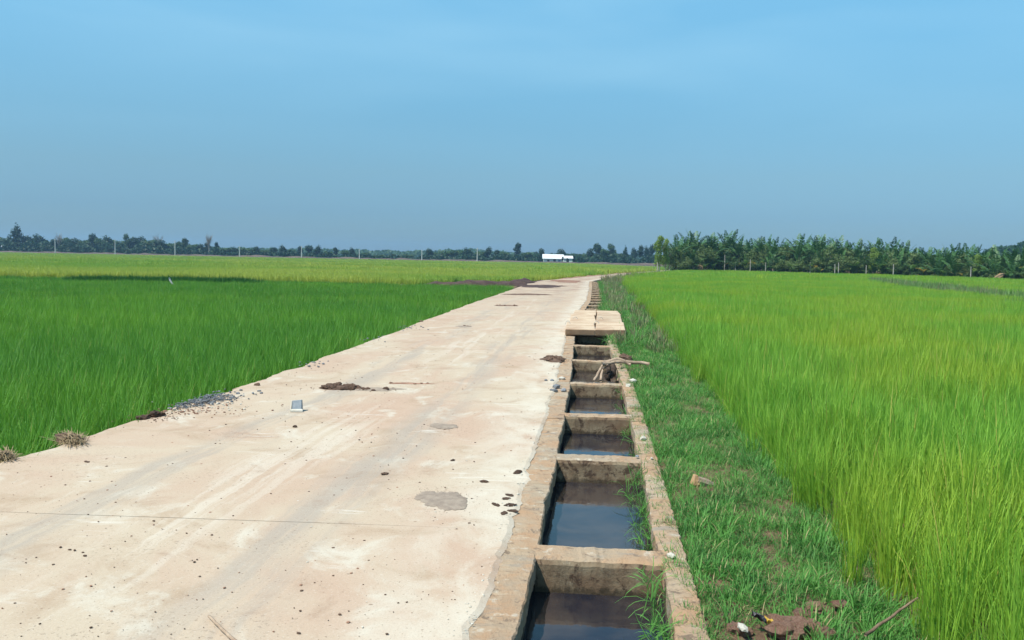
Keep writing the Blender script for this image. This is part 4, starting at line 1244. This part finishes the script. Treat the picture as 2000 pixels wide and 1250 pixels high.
root, w, H_ = house('white_house', 1062, 1099, 514, 390.5, 0, 2.3, '', roof_h=1.7, over=.6)
for nm, x0, x1, z0, z1, mt in (('door', w * .50, w * .64, 0.3, 2.35, 'dark_open'), ('window', w * .18, w * .30, 1.1, 1.9, 'dark_open'), ('window', w * .76, w * .88, 1.1, 1.9, 'blue_paint')):
    mb = MB(); mb.box((x0, -.06, z0), (x1, .02, z1)); mb.build(nm, MAT[mt], root)
tag(root, 'long white house with pale metal roof before the far trees', 'house')
root, w, H_ = house('side_shed', 1101, 1118, 513, 399.0, 0, 2.0, '', roof_h=1.1)
mb = MB(); mb.box((w * .3, -.06, .3), (w * .6, .02, 2.0)); mb.build('door', MAT['dark_open'], root)
tag(root, 'small white shed half hidden behind two dark shrubs by the house', 'shed')
root, w, H_ = house('farm_house', -22, 11, 490.5, 405.0, 0, 2.1, '', roof_h=1.0)
for x0 in (.12, .45, .74):
    mb = MB(); mb.box((w * x0, -.06, .9), (w * (x0 + .14), .02, 1.9)); mb.build('window', MAT['blue_paint'], root)
tag(root, 'white house with blue shutters at the end of the far tree line', 'house')


# ------------------------------------------------------------------ trees
def crown_mesh(name, mat, seed, blobs, nleaf, size, up_bias=0.2):
    """leaf faces through the volume of several lobes; unit height"""
    rs = np.random.RandomState(seed); mb = MB()
    wts = np.array([b[3] * b[3] * b[4] for b in blobs]) ** 0.75; wts /= wts.sum()
    for _ in range(nleaf):
        bx, by, bz, rx, rz = blobs[rs.choice(len(blobs), p=wts)]
        d = rs.normal(size=3); d /= np.linalg.norm(d)
        f = rs.uniform(0.45, 1.0) ** 0.6 * (1 + 0.12 * rs.normal())
        c = np.array([bx + d[0] * rx * f, by + d[1] * rx * f, bz + d[2] * rz * f])
        nrm = d + rs.normal(size=3) * 0.6 + np.array([0, 0, up_bias]); nrm /= np.linalg.norm(nrm)
        a = np.cross(nrm, rs.normal(size=3)); a /= np.linalg.norm(a); b = np.cross(nrm, a)
        s = size * rs.uniform(0.6, 1.3); e = rs.uniform(.45, .8)
        mb.face([c - a * s, c - b * s * e, c + a * s, c + b * s * e], 0, rs.uniform())
    return mb.mesh(name, mat, False, True)


def trunk_mesh(name, mat, seed, h, r, limbs, lean=0.03):
    rs = np.random.RandomState(seed); mb = MB()
    k = [np.array([lean * h * rs.normal() * t, lean * h * rs.normal() * t, h * t]) for t in (0, .35, .7, 1.0)]
    mb.tube(k, [r * 1.25, r, r * .75, r * .35], 7)
    for _ in range(limbs):
        t = rs.uniform(.45, .9); s = np.array([0, 0, h * t]); a = rs.uniform(0, 6.283); ln = h * rs.uniform(.25, .45)
        e = s + np.array([math.cos(a) * ln * .8, math.sin(a) * ln * .8, ln * .75])
        mb.tube([s, (s + e) / 2 + np.array([0, 0, -.05 * ln]), e], [r * .45, r * .3, r * .1], 5)
    return mb.mesh(name, mat, True)


def lobes(seed, n, w, z0, z1, rr):
    rs = np.random.RandomState(seed); out = []
    for i in range(n):
        a = rs.uniform(0, 6.283); t = rs.uniform()
        z = z0 + (z1 - z0) * t; rad = w * math.sqrt(max(.05, 1 - abs(2 * t - .8))) * rs.uniform(.3, 1)
        k = rs.uniform(.65, 1.2) * rr
        out.append((rad * math.cos(a), rad * math.sin(a), z, k, k * rs.uniform(.7, .95)))
    return out


KINDS = {}


def tree_kind(key, leafmat, bark, seed, nlobe, w, z0, z1, rr, nleaf, size, th, tr, limbs, cone=False):
    if cone:
        rs = np.random.RandomState(seed); lb = []
        for i in range(nlobe):
            t = (i + .5) / nlobe; rad = w * (1 - t) ** .8
            a = rs.uniform(0, 6.283); lb.append((rad * .35 * math.cos(a), rad * .35 * math.sin(a), z0 + (z1 - z0) * t, rad * .75 + .03, .11))
    else:
        lb = lobes(seed, nlobe, w, z0, z1, rr)
    KINDS[key] = (trunk_mesh('trunk', MAT[bark], seed, th, tr, limbs), crown_mesh('crown', MAT[leafmat], seed + 1, lb, nleaf, size))


# unit trees: height 1, scaled on placing
tree_kind('round_a', 'tree_dark', 'bark', 1, 13, .30, .2, .82, .19, 1500, .038, .62, .018, 5)
tree_kind('round_b', 'tree_mid', 'bark', 3, 15, .33, .18, .82, .19, 1500, .038, .60, .018, 5)
tree_kind('round_c', 'tree_dark', 'bark', 5, 10, .26, .22, .84, .19, 1400, .038, .65, .018, 4)
tree_kind('tall_a', 'tree_mid', 'bark', 7, 12, .16, .30, .88, .13, 1100, .032, .72, .014, 5)
tree_kind('tall_b', 'tree_dark', 'bark', 9, 12, .14, .2, .90, .13, 1100, .032, .7, .014, 5)
tree_kind('cone', 'tree_dark', 'bark', 11, 14, .46, .06, .97, .2, 1900, .036, .8, .02, 3, True)
tree_kind('olive_a', 'tree_olive', 'bark', 13, 17, .36, .36, .80, .16, 1900, .024, .60, .018, 6)
tree_kind('olive_b', 'tree_mid', 'bark', 15, 17, .36, .34, .82, .15, 1900, .024, .60, .018, 6)
tree_kind('olive_c', 'tree_olive', 'bark', 17, 14, .30, .32, .84, .15, 1700, .024, .65, .016, 5)
tree_kind('pale', 'tree_pale', 'bark_pale', 19, 20, .17, .22, .90, .11, 2300, .020, .75, .014, 6)
tree_kind('bush', 'tree_mid', 'twig', 21, 12, .42, .22, .75, .24, 500, .05, .4, .02, 4)
tree_kind('bush_dry', 'straw', 'twig', 23, 12, .42, .2, .75, .22, 400, .05, .4, .02, 6)


def plant_tree(name, key, x, y, z, h, w, label, cat='tree', group=None):
    tm, cm_ = KINDS[key]
    root = empty(name, (x, y, z), R.uniform(0, 6.283))
    root.scale = (w, w, h)
    link('trunk', tm, root); link('crown', cm_, root)
    return tag(root, label, cat, group)


def base_line(px):
    return 493.6 + 0.01943 * (px - 108) + 1.2


FAR = [(-14, 462, 34, 'round_a'), (6, 457, 26, 'round_b'), (33, 440, 27, 'cone'), (52, 462, 28, 'round_c'), (75, 459, 40, 'round_a'), (92, 466, 24, 'round_b'), (106, 468, 22, 'round_c'), (128, 458, 24, 'round_b'), (146, 466, 30, 'round_a'), (163, 463, 36, 'round_b'), (180, 458, 22, 'round_c'), (196, 459, 26, 'round_b'), (210, 462, 32, 'round_a'), (228, 463, 34, 'round_b'), (247, 457, 13, 'tall_a'), (262, 465, 34, 'round_c'), (279, 463, 26, 'round_a'), (293, 462, 28, 'round_b'), (312, 469, 36, 'round_a'), (331, 470, 30, 'round_b'), (347, 474, 22, 'round_c'), (361, 467, 18, 'tall_b'), (378, 472, 24, 'round_b'), (392, 477, 20, 'round_a'), (405, 475, 15, 'tall_b'), (423, 474, 10, 'tall_b'), (440, 480, 30, 'round_b'), (458, 483, 24, 'round_a'), (480, 481, 24, 'round_b'), (500, 482, 22, 'round_a'), (519, 484, 24, 'round_b'), (535, 484, 22, 'round_c'), (552, 480, 20, 'round_a'), (568, 484, 18, 'round_b'), (586, 482, 12, 'tall_b'), (602, 480, 24, 'round_c'), (621, 480, 18, 'round_a'), (640, 488, 20, 'round_b'), (655, 484, 12, 'tall_b'), (675, 486, 18, 'round_b'), (687, 484, 14, 'round_a'), (714, 490, 14, 'round_b'), (742, 495, 24, 'round_b'), (768, 496, 20, 'round_a'), (796, 494, 22, 'round_b'), (838, 486, 22, 'round_a'), (854, 489, 20, 'round_b'), (873, 486, 30, 'round_b'), (893, 484, 30, 'round_b'), (912, 485, 28, 'round_a'), (936, 487, 22, 'round_b'), (954, 483, 20, 'round_a'), (970, 489, 16, 'round_c'), (986, 488, 22, 'round_b'), (1011, 476, 18, 'tall_b'), (1030, 488, 22, 'round_b'), (1046, 492, 16, 'round_a'), (1058, 487, 16, 'round_c'), (1078, 493, 18, 'round_b'), (1096, 487, 24, 'round_a'), (1117, 491, 20, 'round_b'), (1137, 492, 18, 'round_b'), (1152, 486, 20, 'round_a'), (1165, 477, 24, 'round_c'), (1179, 480, 18, 'round_b'), (1192, 476, 18, 'tall_a'), (1206, 489, 18, 'round_b'), (1221, 482, 12, 'cone'), (1238, 485, 18, 'round_a'), (1251, 481, 14, 'tall_b'), (1262, 482, 16, 'round_a'), (1274, 480, 18, 'round_c')]
KN = {'round_a': 'dark round tree', 'round_b': 'green bushy tree', 'round_c': 'dark domed tree', 'tall_a': 'slender green tree', 'tall_b': 'slender dark tree', 'cone': 'dark conical tree'}
sp = {33: 'tallest dark conical tree of the far tree line', 1011: 'tall slender dark tree standing out between the last pole and the white house', 1192: 'slender feathery green tree topping the trees beyond the white house', 1221: 'small dark conical tree among the trees beyond the white house'}
for k, (px, yt, wd, key) in enumerate(FAR):
    Y = 396 + R.uniform(0, 34); yb_ = base_line(px)
    if 1090 < px < 1120: Y = 415
    p = at_depth(px, yb_, Y); h = (yb_ - yt) * Y / FPX * 1.06 + .5; w = wd * 1.35 * Y / FPX
    wscale = w / (0.86 if key.startswith('round') else (.5 if key.startswith('tall') else .62))
    plant_tree('far_tree', key, p[0], p[1], p[2] - .5, h, wscale, sp.get(px, f'{KN[key]} in the far tree line, {ordinal(k + 1)} counting from the blue-shuttered house'), 'tree', 'trees of the far tree line')
for px, yt, wd, t in ((1099, 500, 6, 'narrow dark shrub against the white house'), (1108, 503, 6, 'second narrow dark shrub beside the white shed')):
    p = at_depth(px, 514, 390); plant_tree('garden_shrub', 'tall_b', p[0], p[1], p[2] - .4, (515 - yt) * 390 / FPX, wd * 390 / FPX * 2.2, t, 'shrub')


# leafless trees
def bare_tree(px, yt, yb_, Y, label, spread=.35):
    p = at_depth(px, yb_, Y); h = (yb_ - yt) * Y / FPX
    root = empty('bare_tree', (p[0], p[1], p[2] - .3)); mb = MB()
    mb.tube([(0, 0, 0), (.1, 0, h * .35), (0, .1, h * .62)], [.2, .15, .1], 6); mb.build('trunk', MAT['bark_pale'], root)
    mb = MB()
    for _ in range(34):
        t = R.uniform(.3, .62); a_ = R.uniform(0, 6.28); ln = h * R.uniform(.2, .42)
        s = np.array([0, 0, h * t]); e = s + np.array([math.cos(a_) * spread * ln, math.sin(a_) * spread * ln, ln * .95])
        mb.tube([s, (s + e) / 2 + R.normal(size=3) * .15, e], [.07, .05, .02], 4)
        for _q in range(3):
            e2 = e + R.normal(size=3) * h * .05 + np.array([0, 0, h * .03]); mb.tube([(s + e) / 2, e2], [.035, .015], 3)
    mb.build('branches', MAT['bark'], root)['kind'] = 'stuff'
    return tag(root, label, 'bare tree')


bare_tree(408, 453, 502, 398, 'tall grey leafless tree above the far tree line')
bare_tree(309, 455, 498, 425, 'faint leafless treetop behind the far tree line', .6)
bare_tree(116, 453, 494, 402, 'thin leafless tree beside the first utility pole', .4)

# undergrowth below the far trees, distant woods
def leaf_band(name, pts_fn, n, size, mat, label, seed):
    rs = np.random.RandomState(seed); mb = MB()
    for _ in range(n):
        c = np.array(pts_fn(rs)); nrm = rs.normal(size=3) + np.array([0, -.5, .6]); nrm /= np.linalg.norm(nrm)
        a = np.cross(nrm, rs.normal(size=3)); a /= np.linalg.norm(a); b = np.cross(nrm, a); s = size * rs.uniform(.6, 1.4)
        mb.face([c - a * s, c - b * s * .7, c + a * s, c + b * s * .7], 0, rs.uniform())
    return tag(mb.build(name, MAT[mat], None, False, True), label, None, None, 'stuff')


def under(rs):
    px = rs.uniform(-30, 1290); Y = rs.uniform(392, 428)
    if 1052 < px < 1124: Y = rs.uniform(408, 428)
    env = np.interp(px, [-30, 350, 430, 700, 800, 860, 1290], [29, 28, 18, 13, 10, 17, 22]) * (0.7 + .3 * math.sin(px * .13) * math.sin(px * .041))
    p = at_depth(px, base_line(px), Y)
    return (p[0], Y, p[2] - .3 + abs(rs.uniform()) ** 1.0 * env * Y / FPX)


leaf_band('undergrowth', under, 42000, .6, 'tree_dark', 'dark undergrowth filling the far tree line', 5)


def ridge_wood(rs):
    px = rs.uniform(-60, 1320); Y = rs.uniform(800, 1000)
    env = np.interp(px, [-60, 300, 520, 700, 790, 850, 920, 1000, 1320], [15, 14, 13, 14.0, 13, 16, 20, 14, 15]) + 1.2 * math.sin(px * .11) + .8 * math.sin(px * .31)
    hz = 487 + .0193 * px
    p = at_depth(px, hz + 1, Y); q = at_depth(px, hz - env + 2, Y)
    return (p[0], Y, -.5 + (q[2] + .5) * rs.uniform() ** .7)


leaf_band('distant_woods', ridge_wood, 15000, 1.5, 'tree_mid', 'hazy blue green wood on the horizon', 6)


def hill_wood(rs):
    px = rs.uniform(1880, 2300); Y = rs.uniform(300, 380)
    env = np.interp(px, [1880, 1930, 1965, 2000, 2300], [10, 37, 44, 52, 60]) + 1.5 * math.sin(px * .12)
    q = at_depth(px, 487 + .0193 * px - env, Y)
    return (q[0], Y, -.3 + (q[2] + .3) * rs.uniform() ** .7)


leaf_band('distant_woods', hill_wood, 8000, .75, 'tree_dark', 'dark wooded rise showing above the end of the palm grove', 8)


# ------------------------------------------------------------------ palm grove
def frond_mesh(seed, ln, droop, lean):
    """one feather leaf: rachis with leaflets on both sides, in the x-z plane"""
    rs = np.random.RandomState(seed); mb = MB(); n = 15
    pts = []; ang = lean; p = np.zeros(3)
    for i in range(n + 1):
        pts.append(p.copy()); p = p + ln / n * np.array([math.sin(ang), 0, math.cos(ang)]); ang += droop / n * (0.4 + 1.2 * i / n)
    mb.tube(pts[::3], np.linspace(.035, .008, len(pts[::3])), 4, 0, False, .5)
    for i in range(2, n + 1):
        t = (pts[i] - pts[i - 1]) / np.linalg.norm(pts[i] - pts[i - 1])
        l_ = ln * .17 * math.sin(math.pi * (.12 + .82 * i / n)) ** .7
        for sg in (-1, 1):
            for _ in range(2):
                d = np.array([0, sg * rs.uniform(.75, 1.0), -.12]) + t * rs.uniform(.5, .8); d /= np.linalg.norm(d)
                o = pts[i] - t * ln / n * rs.uniform(); e = o + d * l_ * rs.uniform(.85, 1.1) + np.array([0, 0, -.06 * l_])
                m_ = (o + e) / 2; wv = t * .065 * ln / 3
                mb.face([o, m_ - wv, e, m_ + wv], 0, rs.uniform())
    return mb.mesh('frond', MAT['palm'], False, True)


FROND = [frond_mesh(200 + k, 3.0, dr, le) for k, (dr, le) in enumerate(((.5, .15), (.75, .38), (.95, .6), (1.3, .9)))]
PTRUNK = [trunk_mesh('trunk', MAT['bark'], 220 + k, 1.0, .05, 0, .05) for k in range(3)]


def grove_place(px, back):
    """a spot at the foot of the grove under picture column px, moved back from the field by so many metres"""
    az = (px - 1000) / FPX
    g_az = GROVE[:, 0] / GROVE[:, 1]
    r = np.interp(az, g_az, np.linalg.norm(GROVE, axis=1)) + back
    th = math.atan(az)
    return r * math.sin(th), r * math.cos(th)


def palm(px, back, ytop, label):
    x, y = grove_place(px, back)
    ztop = at_depth(px, ytop, y)[2]
    sc_ = R.uniform(1.0, 1.4)
    th = max(.6, ztop - Z_RIGHT - 2.62 * sc_)
    root = empty('coconut_palm', (x, y, Z_RIGHT - .1), R.uniform(0, 6.28))
    link('trunk', PTRUNK[R.randint(3)], root, None, 0, (3.0, 3.0, th + .15))
    nf = R.randint(9, 12)
    for k in range(nf):
        f = k / nf
        o = link('frond', FROND[min(3, int(f * 4))], root, (0, 0, th), k * 2.399 + R.normal() * .2, (sc_ * R.uniform(.85, 1.1),) * 3)
        o.rotation_euler[1] = (R.normal() * .08)
    return tag(root, label, 'palm', 'coconut palms of the grove')


ENV = poly([(1315, 462), (1330, 456), (1350, 451), (1385, 454), (1430, 452), (1460, 459), (1490, 457), (1530, 463), (1570, 457), (1612, 459), (1650, 466), (1690, 469), (1740, 466), (1780, 474), (1830, 477), (1880, 479), (1915, 480), (1960, 481), (2060, 482)])
pxs = np.arange(1322, 2062, 11.6)
for k, px in enumerate(pxs):
    x_ = px + R.uniform(-4, 4)
    palm(x_, R.uniform(3, 11), ENV(x_) + abs(R.normal()) * 7 - 2 + (4 if k % 3 == 1 else 0), f'coconut palm of the grove, {ordinal(k + 1)} counting from the road end')
# lower, nearer palms
for k, px in enumerate(np.arange(1345, 2040, 37)):
    x_ = px + R.uniform(-9, 9)
    palm(x_, R.uniform(.5, 3), 488 + 0.02 * (x_ - 1345) + R.uniform(-6, 10), f'young low coconut palm before the grove, {ordinal(k + 1)} counting from the road end')
# broad leaved trees between the palms
olives = [(1305, 470, 30, 'olive_b', 3), (1322, 473, 32, 'olive_a', 4), (1345, 476, 34, 'olive_a', 2)] + [(px + R.uniform(-5, 5), ENV(px) + R.uniform(10, 24), R.uniform(28, 46), ['olive_a', 'olive_b', 'olive_c'][R.randint(3)], R.uniform(1.5, 9)) for px in np.arange(1362, 2050, 15.5)] + [(px + R.uniform(-6, 6), ENV(px) + R.uniform(30, 46), R.uniform(26, 44), ['olive_a', 'olive_b', 'olive_c'][R.randint(3)], R.uniform(.3, 2)) for px in np.arange(1318, 2060, 17.0)]
for k, (px, yt, wd, key, bk) in enumerate(olives):
    x, y = grove_place(px, bk); r = math.hypot(x, y)
    h = at_depth(px, yt, y)[2] - Z_RIGHT
    plant_tree('grove_tree', key, x, y, Z_RIGHT - .1, h * 1.04, wd * r / FPX * 1.25, f'bushy olive green tree in the palm grove, {ordinal(k + 1)} counting from the road end', 'tree', 'bushy trees in the grove')
for px, yt, wd, t in ((1285, 457, 25, 'tall pale yellow green feathery tree at the road end of the grove'), (1297, 463, 18, 'smaller pale green tree beside the feathery one')):
    x, y = grove_place(px, 1.0); h = at_depth(px, yt, y)[2] - Z_RIGHT
    plant_tree('pale_tree', 'pale', x, y, Z_RIGHT - .1, h * 1.03, wd * y / FPX * 2.6, t)
for k, (px, yt) in enumerate(((1702, 478), (1905, 492))):
    x, y = grove_place(px, .5); h = at_depth(px, yt, y)[2] - Z_RIGHT
    plant_tree('pale_tree', 'pale', x, y, Z_RIGHT - .1, h, 26 * y / FPX * 2.2, ('bright yellow green tree among the palms mid grove', 'lesser yellow green tree near the far end of the grove')[k])


# banana plants and shrubs at the grove's foot
def banana_leaf(seed, mat):
    rs = np.random.RandomState(seed); mb = MB(); A, B, r = [], [], rs.uniform()
    ang, p, n = rs.uniform(.25, .7), np.zeros(3), 7
    for i in range(n):
        w = .26 * math.sin(math.pi * (.1 + .85 * i / n)) ** .7
        A.append(p + (0, w, -.03)); B.append(p + (0, -w, -.03))
        p = p + .3 * np.array([math.sin(ang), 0, math.cos(ang)]); ang += .22
    mb.quad_strip(A, B, 0, r, p)
    return mb.mesh('leaf', mat, False, True)


BL = [banana_leaf(300 + k, MAT['banana']) for k in range(3)]; BD = [banana_leaf(310 + k, MAT['banana_dry']) for k in range(2)]
mb = MB(); mb.tube([(0, 0, 0), (0, 0, .6), (.03, 0, 1.2)], [.12, .1, .06], 7); BSTEM = mb.mesh('stem', MAT['banana'], True)
bk = 0
for px in np.arange(1352, 2040, 21.0):
    px = px + R.uniform(-7, 7); x, y = grove_place(px, R.uniform(-.6, 1.2)); s = R.uniform(.6, 1.15)
    dry = any(abs(px - q) < 9 for q in (1458, 1690, 1735, 1800, 1870, 1935)) or R.uniform() < .16
    root = empty('banana_plant', (x, y, Z_RIGHT - .05), R.uniform(0, 6.28)); root.scale = (s, s, s)
    link('stem', BSTEM, root)
    for k in range(7):
        o = link('leaf', (BD if dry and k % 3 else BL)[k % 2], root, (0, 0, 1.05), k * 2.4 + R.normal() * .3, (R.uniform(.7, 1.1),) * 3)
    bk += 1
    tag(root, f'{"yellowed" if dry else "green"} banana plant at the grove foot, {ordinal(bk)} counting from the road end', 'banana plant', 'banana plants at the grove foot')
for k, px in enumerate(np.arange(1330, 2040, 16.0)):
    px = px + R.uniform(-6, 6); x, y = grove_place(px, R.uniform(-.3, 2.0)); h = R.uniform(.9, 2.1)
    key = 'bush_dry' if (1355 < px < 1380 or R.uniform() < .2) else 'bush'
    plant_tree('shrub', key, x, y, Z_RIGHT - .1, h, h * R.uniform(.9, 1.4), f'{"dry brown" if key == "bush_dry" else "low green"} shrub under the palms, {ordinal(k + 1)} counting from the road end', 'shrub', 'shrubs under the palms')


def grove_dark(rs):
    px = rs.uniform(1300, 2150); x, y = grove_place(px, rs.uniform(5, 16)); zt = at_depth(px, ENV(min(px, 2050)) + 22, y)[2]
    return (x, y, Z_RIGHT + (zt - Z_RIGHT) * rs.uniform() ** .8)


leaf_band('undergrowth', grove_dark, 30000, .24, 'tree_mid', 'dense dark foliage filling the depth of the palm grove', 12)
# fence posts and pale trunks along the grove's foot
for k, (px, yt, yb_) in enumerate(((1281, 511, 521), (1412, 497, 527), (1433, 511, 528), (1462, 506, 528), (1492, 512, 529), (1579, 512, 533), (1627, 515, 535), (1634, 512, 536), (1688, 517, 536), (1741, 515, 538), (1892, 520, 543))):
    x, y = grove_place(px, -1.0); h = at_depth(px, yt, y)[2] - Z_RIGHT
    mb = MB(); mb.tube([(0, 0, 0), (.03, 0, h * .5), (0, 0, h)], [.075, .07, .06], 7)
    o = mb.build('fence_post', MAT['bark_pale']); o.location = (x, y, Z_RIGHT - .05)
    tag(o, f'pale post before the palm grove, {ordinal(k + 1)} counting from the road end', 'post', 'posts before the palm grove')
# little thatched shelter
x, y = grove_place(1955, -.2)
root = empty('thatched_shelter', (x, y, Z_RIGHT), 0.1); root.scale = (.8, .8, .85)
for sg in (-1, 1):
    mb = MB(); mb.hexa([(0, -.8, 1.25), (0, .8, 1.25), (sg * .95, .8, .62), (sg * .95, -.8, .62)], [(0, -.8, 1.35), (0, .8, 1.35), (sg * 1.0, .8, .70), (sg * 1.0, -.8, .70)])
    mb.build('roof', MAT['thatch'], root)
for sx in (-.75, .75):
    for sy in (-.6, .6):
        mb = MB(); mb.tube([(sx, sy, -.05), (sx, sy, .78)], [.05, .045], 6); mb.build('post', MAT['twig'], root)
tag(root, 'small thatched shelter with orange brown roof at the grove foot', 'shelter')

# ------------------------------------------------------------------ haze
mh = bpy.data.materials.new('humid_air'); mh.use_nodes = True
n_, l_ = mh.node_tree.nodes, mh.node_tree.links; n_.clear()
vo = n_.new('ShaderNodeVolumePrincipled'); ou = n_.new('ShaderNodeOutputMaterial')
vo.inputs['Color'].default_value = (0.42, 0.70, 1.0, 1); vo.inputs['Density'].default_value = 0.0003; vo.inputs['Anisotropy'].default_value = 0.2
l_.new(vo.outputs[0], ou.inputs['Volume'])
mb = MB(); mb.box((-2600, -80, -2.2), (2600, 2400, 40.0))
tag(mb.build('haze', mh), 'thin humid haze over the fields', None, None, 'stuff')
